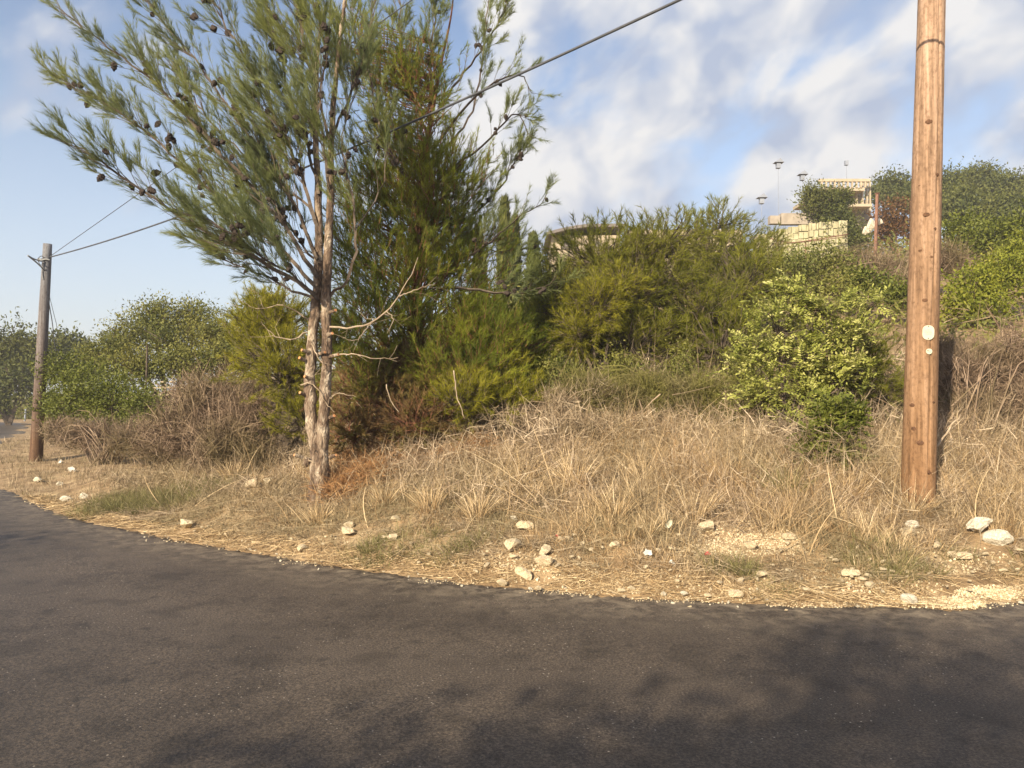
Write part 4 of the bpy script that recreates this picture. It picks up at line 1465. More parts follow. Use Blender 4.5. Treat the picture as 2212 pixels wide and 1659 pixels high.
seg, sh, cn = limb_pine(limbs, 0.62, (0.12, 0, 0.8), dk=2.6, shoot_p=1.2)
for sg_ in seg:
    mb = MB()
    mb.tubes(*[np.array(k_) for k_ in sg_], sides=3)
    mb.build('limb', M['wood_grey'], pine2, loc=pb)
mb = MB()
needles_on(mb, *sh, K=36, nl=0.085, w=0.0052, A0=0.25, A1=0.8)
mb.build('crown', M['needle_grey'], pine2, loc=pb, label='airy grey green upper crown')
add_cones(pine2, pb, cn, 70, 0.06)
print('pine2 shoots', len(sh[0]))
lobes = [lobe(870, 460, dB, 130, 130), lobe(960, 400, dB, 110, 110), lobe(850, 600, dB - .6, 130, 110), lobe(1000, 560, dB, 110, 80), lobe(860, 340, dB, 90, 90),
         lobe(930, 720, dB - .3, 140, 80), lobe(1020, 740, dB - .5, 80, 70), lobe(800, 700, dB - .7, 80, 80), lobe(760, 560, dB - .3, 70, 110), lobe(790, 420, dB, 60, 110), lobe(960, 470, dB, 64, 90), lobe(970, 600, dB - .2, 60, 60), lobe(1000, 810, dB - .8, 110, 60), lobe(1070, 730, dB - .5, 80, 50), lobe(780, 800, dB - .8, 80, 60),
         lobe(1030, 660, dB, 50, 50), lobe(830, 190, dB, 70, 120), lobe(900, 200, dB, 90, 120), lobe(760, 90, dB, 50, 90), lobe(905, 820, dB - .3, 150, 50)]
P_, d_, idx_ = in_lobes(lobes, 4900, 0.40, 0.36)
mb = MB()
axis_t = np.clip((P_[:, 2] - ctr[0][2]) / (ctr[-1][2] - ctr[0][2]) - 0.10, 0.02, 0.80)
ai = (axis_t * 39).astype(int)
st = np.array([ctr[i] for i in ai])
k = np.arange(0, len(P_), 7)
k = k[np.abs(st[k][:, 2] - P_[k][:, 2] + .4) < 1.1]
mid_ = (st[k] + P_[k]) / 2 + rng.normal(size=(len(k), 3)) * 0.08
mb.tubes(st[k], mid_, np.full(len(k), .010), np.full(len(k), .007), 3)
mb.tubes(mid_, P_[k], np.full(len(k), .009), np.full(len(k), .004), 3)
D = unit(d_ * 0.6 + np.array([0, -0.1, 0.8]) + rng.normal(size=d_.shape) * 0.35)
SLn = rng.uniform(0.14, 0.34, len(P_))
mb.tubes(P_, P_ + D * SLn[:, None], np.full(len(P_), .005), np.full(len(P_), .002), 3)
mb.build('twigs', M['wood_red'], pine2, loc=pb)
mb = MB()
needles_on(mb, P_, D, SLn, 40, 0.10, 0.0058, 0.25, 0.85)
mb.build('crown', M['needle_dark'], pine2, loc=pb, label='dense dark green inner crown')

# ------------------------------------------------------------------ other pines and bushes of the middle distance
pine_bush('pine_tree', 'young yellow green pine filling the gap left of the two stemmed trunk', 'tree',
          [lobe(600, 700, 11.5, 85, 60), lobe(560, 760, 11.3, 60, 70), lobe(620, 800, 11, 70, 80), lobe(720, 740, 11.2, 60, 70), lobe(560, 680, 11.8, 50, 45), lobe(650, 900, 11, 60, 50)],
          1200, 46, 0.10, 0.006, (0.15, 0.34), M['needle_yellow'], M['wood_grey'], 0.05)
pine_bush('dead_bush', 'rust brown dead pine boughs heaped under the dark pine', 'bush',
          [lobe(800, 860, 10.0, 110, 60), lobe(900, 910, 9.6, 90, 46), lobe(860, 800, 10.3, 90, 55), lobe(760, 930, 9.5, 60, 40), lobe(960, 850, 10, 60, 50)],
          1100, 40, 0.09, 0.006, (0.12, 0.3), M['needle_dead'], M['wood_red'], 0.03, up=0.3)
pine_bush('pine_sapling', 'low pale green pine sapling right of the rust brown boughs', 'sapling',
          [lobe(1060, 870, 9.8, 80, 46), lobe(1000, 860, 9.6, 60, 46), lobe(1120, 860, 10, 56, 36), lobe(1080, 800, 10.2, 50, 36)],
          620, 44, 0.085, 0.0055, (0.1, 0.26), M['needle_yellow'], M['wood_grey'], 0.02)
pine_bush('pine_tree', 'bushy dark pine low behind the sapling, right foot of the tall pine', 'tree',
          [lobe(1010, 780, 11.6, 110, 60), lobe(1110, 760, 12, 80, 70), lobe(1150, 820, 11.8, 90, 50), lobe(1060, 700, 12.3, 70, 50)],
          800, 42, 0.10, 0.0065, (0.15, 0.32), M['needle_dark'], M['wood_red'], 0.05)
PB = 1
pine_bush('pine_tree', 'spreading young pine with drooping boughs in the middle of the slope, left of two', 'tree',
          [lobe(1290, 570, 13, 110, 75), lobe(1380, 620, 12.8, 120, 90), lobe(1240, 690, 12.6, 80, 90), lobe(1360, 750, 12.2, 120, 70), lobe(1200, 630, 13.2, 50, 60), lobe(1430, 530, 13.2, 90, 50)],
          1900, 34, 0.12, 0.009, (0.2, 0.42), M['needle'], M['wood_grey'], 0.07, up=0.3, surf=0.25, rough=0.3)
pine_bush('pine_tree', 'spreading young pine in the middle of the slope, right of two, beside the bright shrub', 'tree',
          [lobe(1530, 545, 15.5, 100, 76), lobe(1560, 480, 15.5, 40, 26), lobe(1600, 620, 14, 80, 80), lobe(1500, 690, 13, 110, 90), lobe(1560, 750, 12.4, 90, 70), lobe(1640, 560, 16, 60, 45)],
          1700, 34, 0.12, 0.009, (0.2, 0.42), M['needle'], M['wood_grey'], 0.07, up=0.3, surf=0.25, rough=0.3)
pine_bush('pine_sapling', 'yellow green pine sapling between the cypresses and the spreading pines', 'sapling',
          [lobe(1170, 700, 13, 50, 50), lobe(1200, 650, 13.4, 46, 50), lobe(1140, 760, 12.8, 40, 40)],
          420, 42, 0.10, 0.007, (0.15, 0.3), M['needle_yellow'], M['wood_grey'], 0.03)


def cypress(u, vtop, vbot, d, wpx, label):
    c = P(u, vbot, d)
    b0 = np.array([c[0], d, min(float(H(c[0], d)), c[2])])
    root = thing('cypress_tree', label, 'tree', b0, 'narrow cypresses behind the tall pine')
    top = P(u, vtop, d)
    hgt = top[2] - b0[2]
    R = wpx * d / F / 2
    mb = MB()
    mb.pipe(np.array([b0, b0 + [0, 0, hgt * 0.5], b0 + [0, 0, hgt * 0.92]]), [0.10, 0.06, 0.01], 6)
    mb.build('trunk', M['wood_grey'], root, loc=b0)
    n = 3400
    t = rng.random(n) ** 0.9
    a = rng.random(n) * 6.283
    r = R * np.clip(1.25 * (1 - t) ** 0.55 * (0.45 + np.minimum(t * 4, 0.75)), 0.06, 1) * (0.75 + 0.35 * rng.random(n)) * (1 + 0.18 * np.sin(t * 40 + a * 3))
    C = b0 + np.stack([np.cos(a) * r, np.sin(a) * r, t * hgt * 0.97], 1)
    mb = MB()
    mb.leaves(C, unit(np.stack([np.cos(a) * .3, np.sin(a) * .3, np.ones(n)], 1) + rng.normal(size=(n, 3)) * .15), unit(np.stack([np.cos(a), np.sin(a), 0 * a + .2], 1)),
              rng.uniform(0.16, 0.38, n), rng.uniform(0.05, 0.11, n))
    mb.build('crown', M['leaf_far_dark'], root, loc=b0)


cypress(1090, 428, 700, 27, 26, 'tallest narrow cypress, leftmost of the three by the tall pine')
cypress(1113, 470, 700, 28, 18, 'thin cypress between the tallest and the rightmost one')
cypress(1152, 508, 720, 27, 26, 'shortest cypress of the three, next to the flat roofed house')
cypress(1036, 520, 700, 29, 26, 'cypress mostly hidden behind the tall pine crown')

# the bright pinnate shrub
def pinnate(name, label, lobes, n, rach, nlf, L, W, mat, base, r0, seed_up=0.35, stemmat='wood_grey'):
    root = thing(name, label, 'shrub', base)
    nc = n // 11
    P_, d, idx = in_lobes(lobes, nc, 0.34, 0.45)
    P_, d, idx = np.repeat(P_, 11, 0) + rng.normal(size=(nc * 11, 3)) * 0.075, np.repeat(d, 11, 0), np.repeat(idx, 11)
    n = nc * 11
    P_[:, 2] = np.maximum(P_[:, 2], H(P_[:, 0], P_[:, 1]) + 0.1)
    mb = MB()
    skeleton(mb, base, lobes, P_, idx, r0, 4, 4)
    mb.build('stem', M[stemmat], root, loc=base)
    A = unit(d * 0.9 + rng.normal(size=(n, 3)) * 0.6 + np.array([0, -0.15, seed_up]))
    Nn = unit(rng.normal(size=(n, 3)) * 0.35 + np.array([-0.1, -0.25, 0.9]))
    S = unit(np.cross(A, Nn))
    mb = MB()
    mr = MB()
    rl = rach * rng.uniform(0.6, 1.25, n)
    rnd0 = np.repeat(rng.random(nc), 11) * 0.6
    mr.ribbons(P_, A, rl, np.full(n, 0.004), None, 1)
    for j in range(nlf):
        t = (j // 2 + 0.6) / ((nlf + 1) // 2)
        sg = 1 if j % 2 else -1
        if j == nlf - 1:
            ax, t = A, 1.0
        else:
            ax = unit(A * 0.55 + S * sg + rng.normal(size=(n, 3)) * 0.12)
        C = P_ + A * (rl * t)[:, None] - np.array([0, 0, 1]) * (rl * t * t * 0.25)[:, None]
        mb.leaves(C, ax, unit(Nn + rng.normal(size=(n, 3)) * 0.25), L * rng.uniform(.75, 1.2, n), W * rng.uniform(.8, 1.2, n), np.clip(rnd0 + rng.random(n) * .4, 0, 1))
    mb.build('foliage', mat, root, loc=base)
    mr.build('leaf_stalks', M['leaf_olive'], root, loc=base, kind='stuff')
    return root


dS = 9.3
sb = P(1700, 960, dS)
sb[2] = float(H(sb[0], dS)) - 0.03
pinnate('shrub', 'bright yellow green feather leaved shrub standing alone left of the big pole',
        [lobe(1680, 700, dS, 62, 44), lobe(1780, 665, dS, 66, 36), lobe(1845, 720, dS, 40, 40), lobe(1635, 755, dS, 42, 46), lobe(1740, 775, dS, 72, 56),
         lobe(1820, 810, dS, 52, 48), lobe(1650, 850, dS, 46, 40), lobe(1750, 865, dS, 50, 36), lobe(1880, 655, dS + .2, 34, 18), lobe(1710, 635, dS + .1, 34, 22)],
        1900, 0.17, 9, 0.052, 0.026, M['leaf_bright'], sb, 0.022)
sb2 = P(1795, 1010, 8.2)
sb2[2] = float(H(sb2[0], 8.2)) - 0.03
pinnate('shrub', 'small dark green broad leaved bush in front of the bright shrub foot', [lobe(1795, 910, 8.2, 52, 34), lobe(1825, 890, 8.2, 34, 20), lobe(1780, 960, 8.2, 38, 34), lobe(1805, 985, 8.1, 28, 24)],
        560, 0.12, 7, 0.055, 0.032, M['leaf_green'], sb2, 0.010)
pine_bush('pine_sapling', 'dark green pine sapling tucked behind and under the bright shrub', 'sapling',
          [lobe(1860, 790, 9.8, 60, 70), lobe(1780, 850, 9.8, 70, 40), lobe(1900, 850, 10, 40, 40)], 420, 40, 0.09, 0.006, (.12, .28), M['needle'], M['wood_grey'], .02)

ws, wg = M['wood_red'], M['wood_grey']
shrub('bush', 'pale olive shrub on the slope above and behind the bright shrub', 'shrub', [lobe(1700, 590, 15, 70, 50), lobe(1780, 570, 15.5, 70, 40), lobe(1660, 640, 14.5, 50, 40), lobe(1800, 620, 15, 60, 30)],
      420, 18, 0.10, 0.07, 0.035, M['leaf_olive'], wg)
shrub('tree', 'dark round evergreen beside the yellowish retaining wall', 'tree', [lobe(1785, 455, 38, 40, 42), lobe(1755, 425, 38, 24, 22), lobe(1815, 490, 38, 30, 30), lobe(1845, 520, 37.5, 26, 24), lobe(1810, 430, 38, 24, 20)],
      700, 22, 0.22, 0.15, 0.07, M['leaf_far_dark'], wg, 0.10, rough=0.28)
shrub('bush', 'bright yellow green bush right of the big pole', 'shrub', [lobe(2100, 620, 17, 55, 50), lobe(2070, 660, 16.5, 40, 40), lobe(2170, 600, 17.5, 60, 50), lobe(2210, 560, 18, 50, 50), lobe(2140, 670, 16.5, 50, 30)],
      520, 18, 0.12, 0.09, 0.045, M['leaf_yellow'], wg)
shrub('bush', 'green bush higher on the slope at the right edge', 'shrub', [lobe(2160, 520, 24, 70, 45), lobe(2230, 500, 24, 50, 45), lobe(2090, 500, 25, 50, 35)],
      420, 16, 0.16, 0.13, 0.07, M['leaf_green'], wg)
shrub('bush', 'small green bush between the bright shrub and the big pole', 'shrub', [lobe(1890, 620, 18, 36, 26), lobe(1940, 640, 17, 30, 24), lobe(1845, 600, 18, 30, 20)],
      220, 16, 0.12, 0.09, 0.045, M['leaf_green'], wg)
shrub('bush', 'rust coloured bush on the ridge left of the big pole', 'bush', [lobe(1935, 470, 42, 46, 34), lobe(1905, 500, 42, 30, 24), lobe(1980, 500, 41, 30, 24)],
      260, 14, 0.22, 0.2, 0.1, M['leaf_rust'], ws)
for (u, v, d, ru, rv_, lab) in [
        (1925, 405, 60, 46, 36, 'dark evergreen on the ridge next to the ruin, left of the big pole'),
        (1990, 420, 58, 36, 40, 'dark evergreen on the ridge hidden partly by the big pole'),
        (2050, 400, 58, 40, 40, 'dark evergreen on the ridge just right of the big pole'),
        (2120, 385, 60, 50, 34, 'highest dark evergreen on the ridge at the right'),
        (2190, 405, 58, 50, 40, 'dark evergreen on the ridge at the right edge of the picture'),
        (2080, 440, 50, 60, 34, 'evergreen just below the ridge right of the big pole'),
        (2180, 455, 48, 60, 34, 'evergreen below the ridge near the right edge')]:
    shrub('evergreen_tree', lab, 'tree', [lobe(u, v, d, ru * .7, rv_ * .8), lobe(u - ru * .5, v + rv_ * .3, d, ru * .6, rv_ * .6), lobe(u + ru * .5, v + rv_ * .25, d, ru * .6, rv_ * .7), lobe(u + ru * .1, v + rv_ * .6, d - 1, ru, rv_ * .5)],
          420, 18, 0.32, 0.22, 0.12, M['leaf_far_dark'], wg, 0.14, group='evergreens along the ridge', rough=0.3)

shrub('bush', 'low olive bush at the top of the grassy bank, below the left spreading pine', 'shrub', [lobe(1210, 825, 10.3, 40, 50), lobe(1290, 840, 10.4, 46, 30), lobe(1340, 800, 10.6, 36, 44), lobe(1150, 860, 10.1, 40, 28)],
      330, 18, 0.08, 0.045, 0.022, M['leaf_olive'], wg, 0.015, rough=.3)
shrub('bush', 'low yellowish bush at the top of the grassy bank, below the right spreading pine', 'shrub', [lobe(1410, 850, 10.4, 44, 26), lobe(1470, 810, 10.6, 36, 50), lobe(1540, 850, 10.3, 50, 28), lobe(1600, 810, 10.5, 34, 46)],
      330, 18, 0.08, 0.045, 0.022, M['leaf_olive'], wg, 0.015, rough=.3)
pine_bush('pine_sapling', 'bright yellow green pine sapling in front of the left spreading pine', 'sapling',
          [lobe(1290, 660, 11.6, 56, 56), lobe(1340, 620, 11.8, 40, 46), lobe(1250, 720, 11.5, 40, 50)], 520, 38, 0.10, 0.006, (0.15, 0.3), M['needle_yellow'], M['wood_grey'], 0.03, up=.35)
# left side
shrub('tree', 'loose olive green tree on the skyline left of the pines', 'tree', [lobe(340, 700, 22, 70, 42), lobe(420, 690, 22, 60, 40), lobe(330, 670, 22, 24, 22), lobe(270, 730, 21, 50, 36), lobe(480, 720, 21.5, 60, 44), lobe(400, 740, 21, 90, 40)],
      760, 24, 0.14, 0.085, 0.042, M['leaf_olive'], wg, 0.07, rough=0.35)
shrub('tree', 'yellowish leafy tree lower in front of the loose olive tree', 'tree', [lobe(230, 760, 20, 60, 30), lobe(300, 790, 19, 90, 36), lobe(420, 790, 19, 80, 40), lobe(500, 770, 19, 60, 40)],
      700, 22, 0.12, 0.08, 0.04, M['leaf_olive'], wg, 0.05, rough=.3)
shrub('bush', 'dense bright green bush at the roadside right of the left pole', 'shrub', [lobe(180, 850, 17.5, 70, 60), lobe(250, 860, 17, 70, 60), lobe(140, 800, 18, 50, 36), lobe(310, 880, 16.5, 50, 40), lobe(120, 880, 18, 36, 36)],
      760, 22, 0.11, 0.07, 0.036, M['leaf_green'], wg, rough=.3)
shrub('tree', 'dark grey green tree at the far left behind the left pole', 'tree', [lobe(20, 760, 44, 60, 56), lobe(80, 760, 44, 60, 44), lobe(-30, 780, 44, 60, 70), lobe(50, 820, 43, 70, 50), lobe(-20, 850, 43, 50, 40)],
      900, 20, 0.28, 0.20, 0.10, M['leaf_far_dark'], wg, 0.16, rough=0.3)
shrub('tree', 'small round dark tree right of the left pole in the distance', 'tree', [lobe(140, 745, 46, 40, 24), lobe(170, 760, 46, 36, 22), lobe(120, 780, 45, 50, 30), lobe(190, 790, 44, 40, 30)],
      420, 14, 0.28, 0.24, 0.12, M['leaf_far_dark'], wg, 0.12, rough=0.25)
shrub('bush', 'brown green low bush at the end of the far stretch of road', 'bush', [lobe(30, 890, 56, 60, 22), lobe(-20, 885, 56, 50, 24), lobe(80, 880, 54, 50, 30)],
      300, 14, 0.25, 0.2, 0.1, M['leaf_olive'], wg, 0.08)
shrub('tree', 'slim grey green tree peeking between the olive tree and the pine branches', 'tree', [lobe(545, 690, 20, 34, 44), lobe(520, 740, 20, 40, 30), lobe(590, 660, 20, 30, 24)],
      260, 14, 0.12, 0.11, 0.05, M['leaf_olive'], wg, 0.05)


M['twig_olive'] = strand_mat('olive_twig', [(0, (0.06, 0.05, 0.02)), (0.5, (0.13, 0.12, 0.045)), (1, (0.26, 0.22, 0.11))], 0.1, 0.8, patch=(0.17, 0.17, 0.03), pscale=1.5, pmix=0.6)


# twiggy bushes made of thin bare strands
def strand_bush(name, label, lobes, n, base, mat, w, L0, L1, nmain=60, cat='bush', flow=(0, 0, 0.5)):
    root = thing(name, label, cat, base)
    P_, d, idx = in_lobes(lobes, n, 0.5, 0.2)
    P_[:, 2] = np.maximum(P_[:, 2], H(P_[:, 0], P_[:, 1]) + 0.02)
    ends, de, ie = in_lobes(lobes, nmain, 0.2, 0.1)
    mb = MB()
    for e in ends:
        b0 = base + np.array([rng.normal() * .2, rng.normal() * .15, 0])
        b0[2] = float(H(b0[0], b0[1]))
        c = catmull([b0, b0 * .5 + e * .5 + np.array([0, 0, .25 * np.linalg.norm(e - b0)]), e], 7)
        mb.tubes(c[:-1], c[1:], np.linspace(.010, .004, 6), np.linspace(.009, .003, 6), 3)
    mb.build('stem', mat, root, loc=base)
    D = unit(d * 0.5 + np.array(flow) + rng.normal(size=(n, 3)) * 0.55)
    L = rng.uniform(L0, L1, n)
    mb = MB()
    mb.ribbons(P_ - D * (L * .5)[:, None], D, L, w * rng.uniform(.6, 1.4, n), rng.normal(size=(n, 3)) * .25, 3)
    mb.build('twigs', mat, root, loc=base)
    return root


M['twig_brown'] = strand_mat('brown_twig', [(0, (0.08, 0.055, 0.038)), (0.5, (0.185, 0.13, 0.09)), (1, (0.34, 0.255, 0.185))], 0.1, 0.8, patch=(0.10, 0.085, 0.03), pscale=1.5, pmix=0.6)
b_ = P(470, 1010, 11.5)
b_[2] = float(H(b_[0], b_[1]))
strand_bush('dry_bush', 'big rounded bush of fine bare brown twigs left of the two stemmed pine', [lobe(470, 880, 12, 100, 90), lobe(390, 930, 11.8, 90, 70), lobe(430, 860, 12.4, 70, 60), lobe(550, 900, 11.4, 80, 90), lobe(490, 960, 11, 100, 60), lobe(560, 1000, 10.6, 60, 40), lobe(340, 960, 12.5, 60, 50)],
            12000, b_, M['twig_brown'], 0.008, 0.15, 0.5)
b_ = P(240, 985, 15.5)
b_[2] = float(H(b_[0], b_[1]))
strand_bush('dry_bush', 'low grey brown scrub at the foot of the bright green roadside bush', [lobe(200, 940, 16, 90, 36), lobe(300, 950, 15, 80, 40), lobe(130, 930, 17, 40, 30)],
            5000, b_, M['twig_brown'], 0.009, 0.15, 0.45)
b_ = P(2110, 960, 9.8)
b_[2] = float(H(b_[0], b_[1]))
strand_bush('dry_bush', 'grey thicket of bare twigs to the right of the big pole', [lobe(2090, 820, 10.5, 90, 80), lobe(2190, 800, 10.5, 80, 90), lobe(2120, 900, 10, 100, 50), lobe(2220, 880, 10, 60, 60), lobe(1960, 860, 10.8, 60, 60), lobe(2030, 760, 11, 50, 40)],
            16000, b_, M['twig_brown'], 0.007, 0.12, 0.42, nmain=70)
b_ = P(1960, 640, 20)
b_[2] = float(H(b_[0], b_[1]))
strand_bush('dry_bush', 'mauve brown leafless scrub on the slope above the bright shrub', [lobe(1900, 580, 21, 70, 34), lobe(1950, 620, 19, 60, 34), lobe(2040, 560, 22, 60, 40), lobe(1850, 560, 23, 50, 24)],
            5000, b_, M['twig_brown'], 0.012, 0.2, 0.6)
b_ = P(1250, 920, 9.8)
b_[2] = float(H(b_[0], b_[1]))
strand_bush('dry_bush', 'thorny grey twigs reaching up in the middle of the bank', [lobe(1200, 870, 9.9, 60, 36), lobe(1290, 850, 10.0, 50, 36), lobe(1240, 920, 9.6, 90, 30), lobe(1130, 900, 9.8, 60, 30)],
            4200, b_, M['twig'], 0.005, 0.1, 0.34, nmain=50)
b_ = P(1480, 900, 10.5)
b_[2] = float(H(b_[0], b_[1]))
strand_bush('dry_bush', 'brown green scrub behind the dry grass below the spreading pines', [lobe(1400, 845, 10.1, 80, 50), lobe(1520, 850, 10.0, 80, 46), lobe(1250, 840, 10.1, 60, 46), lobe(1610, 890, 9.8, 60, 36), lobe(1310, 860, 10.0, 80, 40)],
            8500, b_, M['twig_olive'], 0.006, 0.12, 0.4, nmain=60)
# scrub that clothes the hillside behind everything
n = 20000
x, y = grass_centres(n, 10.5, 75, 3.5, 90, -200, 2420, power=1.5)
P_ = np.stack([x, y, H(x, y)], 1)
cl_ = 0.5 + 0.5 * np.sin(x * 0.9 + 2 * np.sin(y * 0.5)) * np.sin(y * 0.8 + np.sin(x * .7))
P_[:, 2] += rng.random(n) ** 1.3 * (0.25 + 1.2 * cl_ * np.clip(y / 22, 0.3, 1.4))
mb = MB()
sc_ = 0.4 + y / 26
for j in range(2):
    mb.leaves(P_ + rng.normal(size=(n, 3)) * (0.1 * sc_)[:, None], rv(n), unit(rng.normal(size=(n, 3)) * .6 + np.array([0, 0, .7])), 0.15 * sc_ * rng.uniform(.6, 1.4, n), 0.06 * sc_, np.clip(cl_ * .6 + rng.random(n) * .4, 0, 1))
mb.build('hillside_scrub', M['leaf_olive'], kind='stuff', label='mixed olive scrub covering the hillside behind', category='scrub')
tangle(9000, 3.0, 30, 9.5, 40, lambda x, y: 0.7 + 0 * x, 0.2, 0.7, 0.012, 'hillside_brush', M['twig_brown'], 'brown leafless brush between the bushes of the hillside')
print('vegetation done')

# ------------------------------------------------------------------ poles
def wood_pole(name, label, base, top, rb, rt, mat, groove=True, rings=70, sides=88, group=None):
    root = thing(name, label, 'pole', base, group)
    base, top = np.array(base, float), np.array(top, float)
    ax = unit(top - base)
    S = unit(np.cross(ax, [0, 1.0, 0]))
    U = np.cross(S, ax)
    V = []
    Lh = np.linalg.norm(top - base)
    for i in range(rings):
        t = i / (rings - 1)
        c = ax * Lh * t
        r = rb + (rt - rb) * t
        a = np.arange(sides) * 2 * math.pi / sides
        rr = r * (1 + 0.012 * np.sin(a * 3 + t * 5) + 0.006 * rng.normal(size=sides))
        if groove:
            for ga, gd, lo, hi in ((-1.75 + 0.12 * math.sin(t * 9), 0.022, 0.0, 1.0), (-1.05 + 0.08 * math.sin(t * 7), 0.006, 0.0, .8), (-2.35, 0.004, .1, 1.0)):
                if lo <= t <= hi:
                    dlt = np.abs((a - (ga % (2 * math.pi)) + math.pi) % (2 * math.pi) - math.pi)
                    rr -= gd * min(1.0, (t - lo) * 12, (hi - t) * 12 if hi < 1 else 1) * np.exp(-(dlt / 0.05) ** 2)
        V.append(c + (np.cos(a) * rr)[:, None] * S + (np.sin(a) * rr)[:, None] * (U))
    V = np.concatenate(V + [[[0, 0, 0]], [ax * Lh]])
    q_ = [[i * sides + j, i * sides + (j + 1) % sides, (i + 1) * sides + (j + 1) % sides, (i + 1) * sides + j] for i in range(rings - 1) for j in range(sides)]
    k_ = rings * sides
    t_ = [[k_ + 1, (rings - 1) * sides + j, (rings - 1) * sides + (j + 1) % sides] for j in range(sides)]
    b = MB()
    b.add(V, np.array(t_), np.array(q_))
    o = b.build('shaft', mat, root, smooth=True)
    return root, ax, S, U, Lh


dP = 7.35
pr_b = P(1981, 1100, dP)
pr_b[2] = float(H(pr_b[0], pr_b[1])) - 0.25
pr_t = P(2014, -70, dP)
ext = unit(pr_t - pr_b)
pr_t = pr_t + ext * 1.6
Rb, Rt = 0.153, 0.107
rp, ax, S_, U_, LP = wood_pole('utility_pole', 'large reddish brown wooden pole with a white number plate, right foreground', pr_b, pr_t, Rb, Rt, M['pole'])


def on_pole(v, off, depth=0.0):
    """point on the camera side of the big pole at photo row v, off = -1..1 across"""
    tv = (1100 - v) / (1100 + 70)
    c0 = P(1981 + (2014 - 1981) * tv, v, dP)
    hgt = np.dot(c0 - pr_b, ax)
    r = Rb + (Rt - Rb) * hgt / LP
    c = ax * hgt
    view = unit(np.array([c0[0], c0[1], 0.0]))
    side = np.array([view[1], -view[0], 0.0])
    ang = math.asin(max(-0.98, min(0.98, off)))
    nrm_ = -view * math.cos(ang) + side * math.sin(ang)
    return c + nrm_ * (r + depth), nrm_, r


for v, off, s in [(955, 0.05, 1.2), (875, -0.5, 1.0), (925, -.35, 1.0), (1017, .62, 1.1), (1065, -.6, .9), (868, .75, 1.0), (655, -.62, .8), (652, .1, .9), (470, .05, 1.1), (405, -.5, .8), (272, .05, 1.2), (545, -.3, .8), (560, .45, .7), (385, .7, .8), (500, .6, .7)]:
    p, nr, r = on_pole(v, off, -0.003)
    b = MB()
    kk = 10
    a = np.arange(kk) * 2 * math.pi / kk
    up_ = np.array([0, 0, 1.0])
    sd_ = unit(np.cross(up_, nr))
    r1 = 0.021 * s
    ring = [p + sd_ * (math.cos(x_) * r1 * 1.3) + up_ * (math.sin(x_) * r1) for x_ in a]
    ring2 = [p + nr * (0.0055 * s) + sd_ * (math.cos(x_) * r1 * .6) + up_ * (math.sin(x_) * r1 * .45 - r1 * .3) for x_ in a]
    Vv = np.array(ring + ring2 + [p + nr * (0.006 * s) - up_ * r1 * .3])
    q_ = np.array([[i, (i + 1) % kk, kk + (i + 1) % kk, kk + i] for i in range(kk)])
    t_ = np.array([[2 * kk, kk + i, kk + (i + 1) % kk] for i in range(kk)])
    b.add(Vv, t_, q_)
    b.build('knot', M['knot'], rp)


def plate(v, off, w, h, corner, holes, name, marks, label):
    p, nr, r = on_pole(v, off, 0.006)
    up_ = unit(ax - nr * np.dot(ax, nr))
    sd_ = np.cross(up_, nr)
    if np.dot(sd_, [1, 0, 0]) < 0:
        sd_ = -sd_
    out_ = []
    for cx_, cy_, a0 in ((1, 1, 0), (-1, 1, 90), (-1, -1, 180), (1, -1, 270)):
        for k_ in range(6):
            a_ = math.radians(a0 + k_ * 18)
            out_.append((cx_ * (w / 2 - corner) + math.cos(a_) * corner, cy_ * (h / 2 - corner) + math.sin(a_) * corner))
    m_ = len(out_)
    fr_ = np.array([p + sd_ * x_ + up_ * y_ + nr * 0.002 for x_, y_ in out_])
    bk_ = np.array([p + sd_ * x_ + up_ * y_ - nr * 0.004 for x_, y_ in out_])
    b = MB()
    b.add(np.concatenate([fr_, bk_, [p + nr * .002]]), np.array([[2 * m_, i, (i + 1) % m_] for i in range(m_)]),
          np.array([[i, i + m_, (i + 1) % m_ + m_, (i + 1) % m_] for i in range(m_)]))
    o = b.build(name, M['plate'], rp, label=label)
    for hx, hy in holes:
        b = MB()
        c_ = p + sd_ * hx + up_ * hy
        b.pipe(np.array([c_ + nr * .001, c_ + nr * .0045]), [0.0055, 0.005], 8)
        b.build('nail', M['hole'], o)
    for mx_, my_, mw, mh in marks:
        b = MB()
        c_ = p + sd_ * mx_ + up_ * my_ + nr * 0.0032
        b.add(np.array([c_ - sd_ * mw / 2 - up_ * mh / 2, c_ + sd_ * mw / 2 - up_ * mh / 2, c_ + sd_ * mw / 2 + up_ * mh / 2, c_ - sd_ * mw / 2 + up_ * mh / 2]), None, np.array([[0, 1, 2, 3]]))
        b.build('faded_print', M['mark'], o)
    return o


mk = []
for yy, n_ in ((0.028, 3), (0.012, 5), (-0.002, 6), (-0.018, 1)):
    for k_ in range(n_):
        if n_ == 1:
            mk.append((0, yy, 0.05, 0.0022))
        else:
            mk.append(((k_ - (n_ - 1) / 2) * 0.0115 + random.uniform(-.002, .002), yy + random.uniform(-.001, .001), random.uniform(.004, .008), random.uniform(.003, .007)))
plate(721, 0.33, 0.104, 0.136, 0.046, [(0, 0.057), (0, -0.055)], 'plate', mk, 'white rounded number plate with faded illegible print')
plate(761, 0.40, 0.056, 0.052, 0.0255, [(-0.012, 0.006)], 'tag', [(0.004, 0.006, .016, .002), (0.004, -.004, .02, .002)], 'small round white tag')

# left pole
dL = 18.0
pl_b = P(77, 1004, dL)
pl_b[2] = float(H(pl_b[0], dL)) - 0.15
pl_t = P(103, 527, dL)
lp, axl, Sl, Ul, LL = wood_pole('utility_pole', 'thin grey brown leaning pole by the road bend, far left', pl_b, pl_t, 0.145, 0.095, M['pole_old'], groove=False, rings=20, sides=16)


